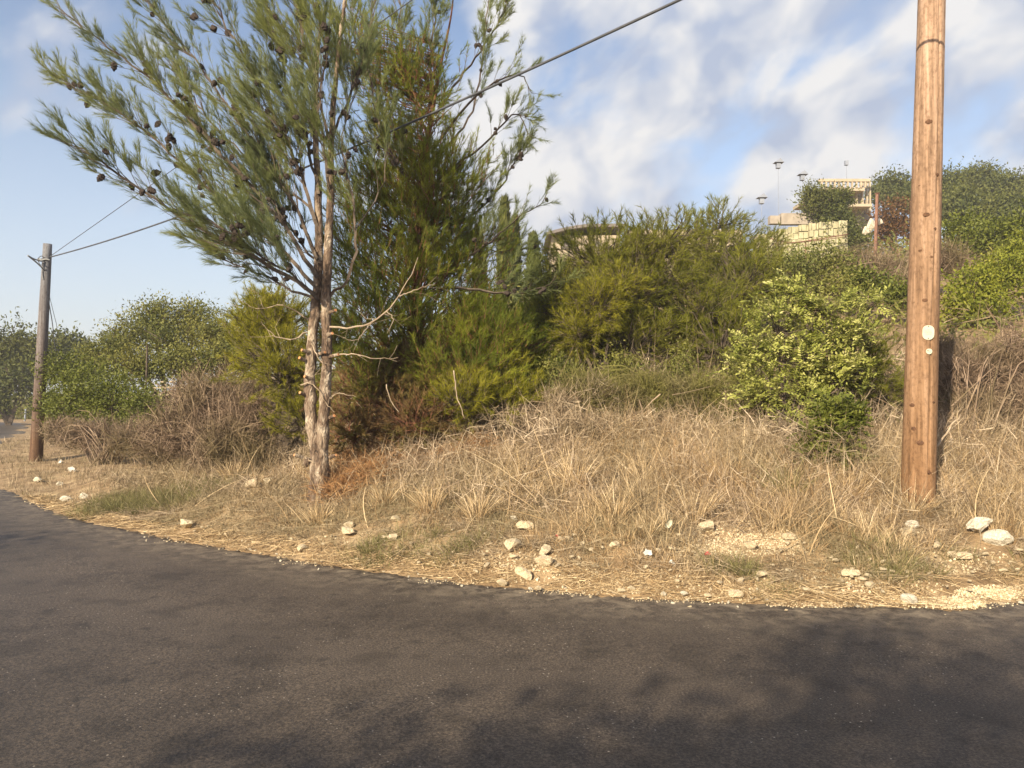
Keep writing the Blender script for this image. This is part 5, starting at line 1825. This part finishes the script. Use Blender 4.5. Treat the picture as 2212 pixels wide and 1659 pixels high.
def lrel(u, v, dd=0.0):
    return P(u, v, dL + dd)


def tube_obj(name, pts, r, mat, parent=None, sides=6, loc=None, n=None, **kw):
    b = MB()
    pts = np.asarray(pts, float)
    c = catmull(pts, n or max(6, len(pts) * 4))
    b.pipe(c, np.full(len(c), r) if np.isscalar(r) else np.interp(np.linspace(0, 1, len(c)), np.linspace(0, 1, len(r)), r), sides)
    return b.build(name, mat, parent, smooth=True, loc=loc, **kw)


tube_obj('bracket', [lrel(108, 562, -.1), lrel(98, 560, -.12), lrel(82, 564, -.1)], 0.018, M['metal'], lp, loc=pl_b)
b = MB()
b.box((lrel(88, 562, -.05)), (0.10, 0.10, 0.07), 0, 0.004)
b.build('clamp', M['metal'], lp, loc=pl_b)
tube_obj('loop_wire', [lrel(98, 560, -.1), lrel(90, 553, -.15), lrel(82, 560, -.15), lrel(88, 573, -.15), lrel(94, 568, -.12), lrel(92, 590, -.12), lrel(95, 605, -.1)], 0.009, M['black_cable'], lp, loc=pl_b)
tube_obj('arm', [lrel(60, 552, -.6), lrel(75, 560, -.3), lrel(97, 566, -.1)], 0.016, M['metal'], lp, loc=pl_b)
tube_obj('arm', [lrel(60, 552, -.6), lrel(80, 568, -.3), lrel(96, 584, -.1)], 0.016, M['metal'], lp, loc=pl_b)
g1 = G(135, 960)
tube_obj('guy_wire', [lrel(104, 640, .05), lrel(112, 690, .4), lrel(134, 800, 1.5), np.array([g1[0] + .6, g1[1] + 1, g1[2]])], 0.011, M['black_cable'], lp, loc=pl_b)
tube_obj('guy_wire', [lrel(105, 632, .05), lrel(122, 700, 1.0), lrel(150, 800, 2.4), np.array([g1[0] + 1.2, g1[1] + 3, g1[2]])], 0.006, M['black_cable'], lp, loc=pl_b)

# overhead cables, hung from the left pole to a pole behind the camera
A_ = lrel(107, 555)
B_ = P(1470, 0, 7.4)
dAB = (B_ - A_)[:2]
pB = np.array([*(A_[:2] + dAB * 1.9), 0.0])
bp_, axb, _, _, _ = wood_pole('utility_pole', 'brown wooden pole across the road behind the viewer', pB, pB + np.array([0.0, 0, 7.4]), 0.14, 0.10, M['pole_old'], groove=False, rings=16, sides=16)


def cable(name, label, sights, r):
    """a span between the two poles whose sag is fitted to sightings of it"""
    tt, z_ = [0.0], [A_[2]]
    for u, v in sights:
        X = (u - 1106) / F
        t = (X * A_[1] - A_[0]) / (dAB[0] - X * dAB[1])
        tt.append(t)
        z_.append(P(u, v, A_[1] + dAB[1] * t)[2])
    co = np.polyfit(tt, z_, 2)
    if co[0] < 0.02:
        c1 = np.polyfit(tt, np.array(z_) - 0.03 * np.array(tt) ** 2, 1)
        co = np.array([0.03, c1[0], c1[1]])
    t = np.linspace(0, 1.9, 90)
    c = np.stack([A_[0] + dAB[0] * t, A_[1] + dAB[1] * t, np.minimum(np.polyval(co, t), 7.3)], 1)
    b = MB()
    b.pipe(c, np.full(90, r), 6)
    return b.build(name, M['black_cable'], smooth=True, loc=c[0], label=label, category='cable')


cable('cable', 'thick black overhead cable crossing the sky in front of the pines, lower one',
      [(330, 490), (463, 436), (830, 286), (1140, 155), (1470, 0)], 0.0145)
cable('cable', 'thin grey overhead cable leaving the left pole above the thick one',
      [(245, 460), (433, 309), (820, 55)], 0.007)

# ------------------------------------------------------------------ buildings on the slope
def at_ground(u, d):
    p = P(u, 500, d)
    return np.array([p[0], d, float(H(p[0], d))])


hb = P(1260, 560, 36)
hg = float(H(hb[0], 36))
house = thing('house', 'beige low house with a dark overhanging curved roof behind the pine boughs', 'building', (hb[0], 36, hg))
b = MB()
zt = P(1260, 508, 36)[2]
kx = 36 / F
xl, xr = (1192 - 1106) * kx, (1340 - 1106) * kx
b.box(((xl + xr) / 2, 38, (hg - 1 + zt) / 2), (xr - xl, 4, zt - hg + 1))
b.build('wall', M['plaster'], house, loc=(hb[0], 36, hg))
b = MB()
V, qd = [], []
for i in range(9):
    t = i / 8
    xx = xl - 0.25 + (xr - xl + 0.4) * t
    zz_ = zt + 0.05 + 0.38 * math.sin(min(t * 1.6, 1) * math.pi / 2)
    V += [[xx, 35.5, zz_], [xx, 40.5, zz_], [xx, 35.5, zz_ - 0.14], [xx, 40.5, zz_ - 0.14]]
for i in range(8):
    k_ = i * 4
    qd += [[k_, k_ + 4, k_ + 5, k_ + 1], [k_ + 2, k_ + 3, k_ + 7, k_ + 6], [k_, k_ + 2, k_ + 6, k_ + 4], [k_ + 1, k_ + 5, k_ + 7, k_ + 3]]
qd += [[0, 1, 3, 2], [32, 34, 35, 33]]
b.add(np.array(V, float), None, np.array(qd))
b.build('roof', M['roof_dark'], house, loc=(hb[0], 36, hg))
for (u, v, w_, h_) in [(1225, 528, .55, .45), (1285, 530, .55, .45)]:
    b = MB()
    c_ = P(u, v, 35.97)
    b.box(c_, (w_, 0.06, h_))
    f_ = b.build('window', M['concrete'], house, loc=(hb[0], 36, hg))
    b = MB()
    b.box(c_ + np.array([0, -.035, 0]), (w_ - .12, 0.02, h_ - .12))
    b.build('pane', M['roof_dark'], f_, loc=(hb[0], 36, hg))

# long pale terrace wall half covered by the pines
tw0 = at_ground(1480, 40)
terr = thing('terrace_wall', 'long pale stone terrace wall showing through the tops of the spreading pines', 'wall', tw0)
ztop = P(1480, 495, 40)[2]
b = MB()
wl = (1600 - 1350) * 40 / F
b.box((tw0[0], 40.3, (tw0[2] - 1 + ztop) / 2), (wl, 0.4, ztop - tw0[2] + 1))
b.build('backing', M['mortar'], terr, loc=tw0)
rowh = 0.34
zc = ztop - rowh / 2
for r_ in range(5):
    x_ = tw0[0] - wl / 2
    while x_ < tw0[0] + wl / 2 - 0.1:
        w_ = random.uniform(.4, .8)
        w_ = min(w_, tw0[0] + wl / 2 - x_)
        b = MB()
        b.box((x_ + w_ / 2, 40.06, zc), (w_ - .04, .14 + random.uniform(0, .04), rowh - .04), 0, 0.012)
        b.build('stone', M['plaster'], terr, loc=tw0)
        x_ += w_
    zc -= rowh

# yellowish retaining wall with concrete parapet and rail, turned a little
rw = P(1740, 540, 37)
rwg = float(H(rw[0], 37))
rwall = thing('retaining_wall', 'yellowish block retaining wall with a concrete parapet and rusty handrail', 'wall', (rw[0], 37, rwg))


def rwp(u, v, dd=0):
    return P(u, v, 37 + dd)


x0_, x1_ = rwp(1652, 500)[0], rwp(1835, 500)[0]
for i in range(9):
    ta, tb = i / 9, (i + 1) / 9
    xa, xb = x0_ + (x1_ - x0_) * ta, x0_ + (x1_ - x0_) * tb
    zt_ = rwp(0, 496 - 22 * math.sin((ta + .05) * math.pi / 2))[2]
    zb_ = rwp(0, 556)[2]
    b = MB()
    b.box(((xa + xb) / 2, 37.55 + 0.9 * (1 - ta) ** 2, (zt_ + zb_ - 1) / 2 - .05), (xb - xa, .5, zt_ - zb_ + .9))
    if i == 0:
        back = b
    else:
        back.add(np.concatenate(b.v), None, np.concatenate(b.q))
    nr_ = 5
    for r_ in range(nr_):
        hh = (zt_ - zb_) / nr_
        sp_ = [0, .5, 1] if r_ % 2 else [0, .3, .78, 1]
        for sa, sb_ in zip(sp_[:-1], sp_[1:]):
            w_ = (xb - xa) * (sb_ - sa)
            b = MB()
            b.box((xa + (xb - xa) * (sa + sb_) / 2, 37.26 + 0.9 * (1 - ta) ** 2, zb_ + hh * (r_ + .5)), (w_ - .03, .16 + random.uniform(0, .05), hh - .03), 0, .01)
            b.build('stone', M['stone_block'], rwall, loc=(rw[0], 37, rwg))
back.build('backing', M['mortar'], rwall, loc=(rw[0], 37, rwg))
tube_obj('handrail', [rwp(1655, 512, -.3), rwp(1700, 524, -.5), rwp(1745, 520, -.5), rwp(1832, 506, -.4)], .03, M['rust'], rwall, loc=(rw[0], 37, rwg))
tube_obj('handrail', [rwp(1670, 528, -.4), rwp(1745, 522, -.5), rwp(1830, 511, -.4)], .02, M['rust'], rwall, loc=(rw[0], 37, rwg))
tube_obj('rail_post', [rwp(1740, 560, -.5), rwp(1740, 520, -.5)], .035, M['rust'], rwall, loc=(rw[0], 37, rwg))
tube_obj('rail_post', [rwp(1680, 560, -.5), rwp(1680, 520, -.5)], .03, M['rust'], rwall, loc=(rw[0], 37, rwg))
b = MB()
b.box((rwp(1735, 474, 1.2)), (2.3, .35, .55))
b.build('parapet', M['concrete'], rwall, loc=(rw[0], 37, rwg))
b = MB()
b.box((rwp(1672, 476, 1.2)), (.5, .35, .4))
b.build('parapet', M['concrete'], rwall, loc=(rw[0], 37, rwg))

# unfinished concrete house with balustrade on the ridge
dh = 50


def hp(u, v, dd=0):
    return P(u, v, dh + dd)


hgz = float(H(hp(1830, 450)[0], dh))
rb_loc = (hp(1830, 450)[0], dh, hgz)
ruin = thing('unfinished_house', 'pale unfinished concrete house with bare columns and balustrade on the ridge', 'building', rb_loc)


def rbox(name, u0, v0, u1, v1, dd, depth, mat, parent=None):
    b = MB()
    a_, c_ = hp(u0, v0, dd), hp(u1, v1, dd)
    b.box(((a_[0] + c_[0]) / 2, dh + dd + depth / 2, (a_[2] + c_[2]) / 2), (abs(c_[0] - a_[0]), depth, abs(a_[2] - c_[2])))
    return b.build(name, mat, parent or ruin, loc=rb_loc)


rbox('wall', 1780, 412, 1862, 520, 1.0, 4, M['concrete'])
rbox('floor_slab', 1776, 405, 1868, 412, -.2, 5.2, M['plaster'])
rbox('wall', 1862, 432, 1882, 520, 1.4, 3, M['concrete'])
rbox('roof_slab', 1770, 386, 1880, 392, -.3, .25, M['plaster'])
for k_ in range(11):
    rbox('baluster', 1774 + k_ * 9.4, 392, 1777.5 + k_ * 9.4, 405, -.28, .14, M['plaster'])
for (u_, w_) in ((1850, 3), (1862, 4), (1872, 3), (1879, 3)):
    rbox('column', u_, 392, u_ + w_, 460, .4, .2, M['plaster'])
for (u_, v_) in ((1800, 425), (1830, 425), (1866, 445)):
    w0 = rbox('window', u_, v_, u_ + 12, v_ + 18, .96, .04, M['roof_dark'])
rbox('balcony', 1836, 440, 1884, 446, -.4, 1.2, M['plaster'])

# pale lamp posts with small hoods, antenna, rusty post
for (u_, v_, d_, lab) in [(1681, 352, 41, 'faint pale hooded lamp post rising against the clouds, highest of three'),
                          (1733, 378, 41, 'faint pale hooded lamp post just left of the dark round evergreen'),
                          (1645, 428, 39, 'faint pale hooded lamp post standing lowest, above the retaining wall end')]:
    top = P(u_, v_, d_)
    g_ = np.array([top[0], d_, float(H(top[0], d_)) - .1])
    lp_ = thing('lamp_post', lab, 'lamp post', g_, 'hooded lamp posts on the terrace')
    tube_obj('post', [g_, top - np.array([0, 0, .2])], 0.012, M['pale_paint'], lp_, loc=g_)
    b = MB()
    b.box(top - np.array([0, 0, .16]), (.22, .22, .26))
    b.build('lantern', M['pale_paint'], lp_, loc=g_)
    b = MB()
    c_ = top
    Vr = np.array([[-.24, -.2, 0], [.26, -.2, 0], [.26, .2, 0], [-.24, .2, 0], [0.06, -.2, .2], [0.06, .2, .2]]) + c_
    b.add(Vr, np.array([[0, 1, 4], [2, 3, 5]]), np.array([[0, 4, 5, 3], [1, 2, 5, 4], [0, 3, 2, 1]]))
    b.build('hood', M['pale_paint'], lp_, loc=g_)
top = hp(1857, 332)
an = thing('antenna_mast', 'thin white mast standing on the ridge above the unfinished house', 'mast', (top[0], dh, hgz))
tube_obj('mast', [np.array([top[0], dh + 2, hgz]), np.array([top[0], dh + 2, top[2]])], .03, M['pale_paint'], an, loc=(top[0], dh, hgz))
b = MB()
b.box((top[0], dh + 2, top[2]), (.22, .22, .3))
b.build('cap', M['pale_paint'], an, loc=(top[0], dh, hgz))
t_ = P(1895, 419, 30)
g_ = P(1889, 540, 30)
g_[2] = min(float(H(g_[0], 30)), g_[2]) - .1
rpst = thing('rusty_post', 'slim rusty brown post standing on the slope left of the big pole', 'post', g_)
b = MB()
b.pipe(np.array([g_, t_]), [0.075, 0.065], 4)
b.build('shaft', M['rust'], rpst, loc=g_)
b = MB()
b.box(t_ + np.array([0, 0, .02]), (.13, .13, .03), 0.4)
b.build('cap', M['rust'], rpst, loc=g_)
for (u_, v_, w_, lab) in [(1882, 488, .5, 'pale rock lump beside the rusty post on the slope'), (1900, 480, .3, 'small pale rock right behind the rusty post'), (1870, 500, .35, 'pale rock at the foot of the slope post, lowest of three')]:
    c_ = P(u_, v_, 30.6)
    o = bpy.data.objects.new('boulder', ROCKS[6])
    COL.objects.link(o)
    o.scale = (w_ * .6, w_ * .6, w_ * .9)
    o.location = c_
    o['label'] = lab
    o['category'] = 'rock'
# mound of earth that carries them
# left: remains of a dry stone wall, marker post, thin stake
dw = 18.5
wb = P(365, 835, dw)
sw = thing('dry_stone_wall', 'short tumbled dry stone wall showing among the bushes at left', 'wall', wb)
for r_ in range(5):
    for k_ in range(9 - r_ // 2):
        u_ = 330 + k_ * 10 + random.uniform(-3, 3) + r_ * 3
        if random.random() < .15 * r_:
            continue
        c_ = P(u_, 852 - r_ * 7 + random.uniform(-1, 1), dw - .9 + random.uniform(-.08, .08))
        o = bpy.data.objects.new('stone', ROCKS[random.randrange(5)])
        COL.objects.link(o)
        o.parent = sw
        o.location = Vector(c_) - Vector(wb)
        s_ = random.uniform(.05, .075)
        o.scale = (s_ * 1.2, s_, s_ * .9)
        o.rotation_euler = (0, 0, random.uniform(0, 6))
g_ = G(53, 911, 40, 60)
mk_ = thing('marker_post', 'small white marker post at the far side of the distant road', 'post', g_)
b = MB()
b.pipe(np.array([g_ + [0, 0, -.1], g_ + [0.05, 0, .55], g_ + [0.07, 0, .85]]), [.06, .06, .055], 8)
b.build('shaft', M['pale_paint'], mk_, loc=g_)
b = MB()
b.pipe(np.array([g_ + [0.07, 0, .852], g_ + [0.07, 0, .88]]), [.05, .03], 8)
b.build('cap', M['litter_white'], mk_, loc=g_)
t_ = P(318, 745, 17.8)
g_ = np.array([P(313, 850, 17.8)[0], 17.8, float(H(P(313, 850, 17.8)[0], 17.8))])
stk = MB()
stk.pipe(np.array([g_, (g_ + t_) / 2, t_]), [.03, .025, .022], 6, .05)
stk.build('stake', M['wood_grey'], loc=g_, label='thin upright wooden stake among the bushes at left', category='stake')

# fallen branches on the bank
for i, (pts, r, lab) in enumerate([
        ([(908, 1056), (960, 1052), (1012, 1038)], .010, 'long pale stick lying on the grass right of the pine foot'),
        ([(980, 800), (986, 850), (1004, 905)], .008, 'thin upright bare stick in front of the pine sapling'),
        ([(2015, 975), (2040, 940), (2075, 895)], .014, 'thick grey stick leaning right of the big pole'),
        ([(835, 830), (846, 870), (862, 890)], .007, 'crooked whitish twig hanging in front of the rust brown boughs')]):
    q3 = []
    gl = G(pts[0][0], max(p_[1] for p_ in pts) + (0 if i == 0 else 20))
    for (u_, v_) in pts:
        if i == 0:
            g_ = G(u_, v_ + 4)
            q3.append(g_ + np.array([0, 0, .05]))
        else:
            q3.append(P(u_, v_, {1: 8.9, 2: 8.0, 3: 8.9}[i]))
    c = catmull(np.array(q3), 12)
    c[1:-1] += rng.normal(size=(10, 3)) * .006
    b = MB()
    b.pipe(c, np.linspace(r, r * .6, 12), 6, .05)
    b.build('stick', M['deadwood'], loc=c[0], smooth=True, label=lab, category='stick')

# litter
def crumple(u, v, wpx, mat, name, label, cat='litter', hgt=0.5):
    g_ = G(u, v)
    w_ = wpx * g_[1] / F * 0.75
    n_ = 5
    V, qd = [], []
    for i in range(n_):
        for j in range(n_):
            V.append([(i / 4 - .5) * w_ + rng.normal() * w_ * .07, (j / 4 - .5) * w_ * .8 + rng.normal() * w_ * .07, abs(rng.normal()) * w_ * .28 + w_ * hgt * (1 - abs(i / 2 - 1)) * (1 - abs(j / 2 - 1)) * 1.2])
    V = np.array(V)
    bt = V - np.array([0, 0, .003])
    for i in range(n_ - 1):
        for j in range(n_ - 1):
            a = i * n_ + j
            qd.append([a, a + n_, a + n_ + 1, a + 1])
            qd.append([a + 25, a + 26, a + n_ + 26, a + n_ + 25])
    b = MB()
    b.add(np.concatenate([V, bt]), None, np.array(qd))
    o = b.build(name, mat)
    o.location = g_ + np.array([0, -.02, .02])
    o['label'] = label
    o['category'] = cat
    return o


crumple(1400, 1207, 26, M['litter_white'], 'crumpled_paper', 'crumpled white paper lump in the weeds left of the gravel patch')
crumple(1118, 1184, 20, M['litter_white'], 'crumpled_paper', 'torn white scrap lying against the big broken stone')
crumple(1450, 1223, 16, M['litter_white'], 'crumpled_paper', 'small white scrap just left of the gravel patch')
crumple(132, 1004, 12, M['litter_white'], 'crumpled_paper', 'tiny bright white scrap right of the left pole foot')
crumple(157, 1021, 20, M['litter_white'], 'crumpled_paper', 'white plastic scrap on the shoulder, below the tiny one')
crumple(248, 985, 14, M['litter_white'], 'crumpled_paper', 'white scrap under the roadside scrub at left')
crumple(1527, 1203, 15, M['litter_red'], 'red_wrapper', 'small crumpled red wrapper on the edge of the gravel patch')
crumple(1203, 1165, 13, M['litter_red'], 'red_wrapper', 'tiny red scrap in the dry grass near the middle of the verge')
crumple(2022, 1084, 34, M['litter_black'], 'black_bag', 'small black plastic rag at the right side of the big pole foot')
g_ = G(1443, 1160)
b = MB()
th = np.linspace(0, 2 * math.pi, 15)[:-1]
rim = np.stack([np.cos(th) * .030, 0 * th, np.sin(th) * .045], 1)
inn = np.stack([np.cos(th) * .020, 0 * th + .012, np.sin(th) * .034], 1)
V = np.concatenate([rim, inn, [[0, .02, 0]]])
b.add(V, np.array([[28, 14 + (i + 1) % 14, 14 + i] for i in range(14)]), np.array([[i, (i + 1) % 14, 14 + (i + 1) % 14, 14 + i] for i in range(14)]))
o = b.build('bottle_cap', M['plate'])
o.rotation_euler = (0.3, 0.35, 0.2)
o.location = g_ + np.array([0, -.03, .11])
o['label'] = 'oval pale lid standing on edge in the dry grass'
o['category'] = 'lid'

# ------------------------------------------------------------------ trees across the road, behind the viewer (they shade the asphalt)
def back_tree(label, base, lobes, n, nl):
    base = np.array([base[0], base[1], -0.03])
    root = thing('leafy_tree', label, 'tree', base)
    P_, d, idx = in_lobes(lobes, n, 0.5, 0.3)
    mb = MB()
    skeleton(mb, base, lobes, P_, idx, 0.10, 2)
    mb.build('trunk', M['wood_grey'], root, loc=base)
    C = np.repeat(P_, nl, 0) + rng.normal(size=(n * nl, 3)) * .13
    m_ = len(C)
    mb = MB()
    mb.leaves(C, rv(m_), rv(m_), rng.uniform(.08, .15, m_), rng.uniform(.05, .09, m_))
    mb.build('crown', M['leaf_green'], root, loc=base)


def LB(x, y, z, a, b_, c_):
    return (np.array([x, y, z], float), np.array([a, b_, c_], float))


back_tree('broad leafy tree across the road behind the viewer, shading the asphalt', (-4.5, -6.4),
          [LB(x_ + 1.1, y_ - .8, z_, a_, b_, c_) for x_, y_, z_, a_, b_, c_ in (
              (-3.7, -4.1, 4.0, 1.7, 1.2, .8), (-2.1, -3.8, 4.5, 1.2, .9, .5), (-4.1, -4.0, 5.0, .8, .6, .35), (-4.3, -4.1, 3.4, 1.5, 1.0, .6),
              (-2.1, -5.0, 5.5, 1.3, .8, .5), (-3.7, -6.2, 5.0, 1.9, 1.3, .8), (-5.5, -5.2, 4.2, 1.6, 1.3, .8), (-.9, -5.3, 5.6, 1.0, .8, .4),
              (-2.6, -3.3, 5.0, .8, .5, .3), (-4.4, -3.1, 4.0, .9, .7, .4), (-1.3, -3.6, 4.9, .7, .4, .3), (-5.2, -3.3, 4.0, 1.0, .8, .4), (-3.7, -2.2, 4.5, .9, .3, .22), (-1.2, -2.0, 4.5, .7, .3, .22), (-6.2, -3.9, 4.2, 1.1, .8, .4))], 1300, 12)
back_tree('small loose tree on the outer side of the bend', (-11.6, 1.4),
          [LB(-9.4, 2.4, 3.2, 1.1, .35, .2), LB(-9.0, 1.4, 2.6, .9, .3, .2), LB(-10.0, .2, 3.0, .9, .6, .3), LB(-11.2, 1.4, 3.8, 1.0, .6, .4)], 300, 10)
print('objects', len(bpy.data.objects))

# ------------------------------------------------------------------ thin air haze
hb_ = MB()
hb_.box((0, 270, 15.5), (860, 670, 34))
hm = bpy.data.materials.new('air')
hm.use_nodes = True
N, L = hm.node_tree.nodes, hm.node_tree.links
for n_ in list(N):
    N.remove(n_)
o_ = N.new('ShaderNodeOutputMaterial')
pv = N.new('ShaderNodeVolumePrincipled')
pv.inputs['Color'].default_value = (0.94, 0.95, 0.97, 1)
pv.inputs['Density'].default_value = 0.0014
pv.inputs['Anisotropy'].default_value = 0.2
L.new(pv.outputs[0], o_.inputs['Volume'])
hb_.build('haze', hm, kind='stuff')
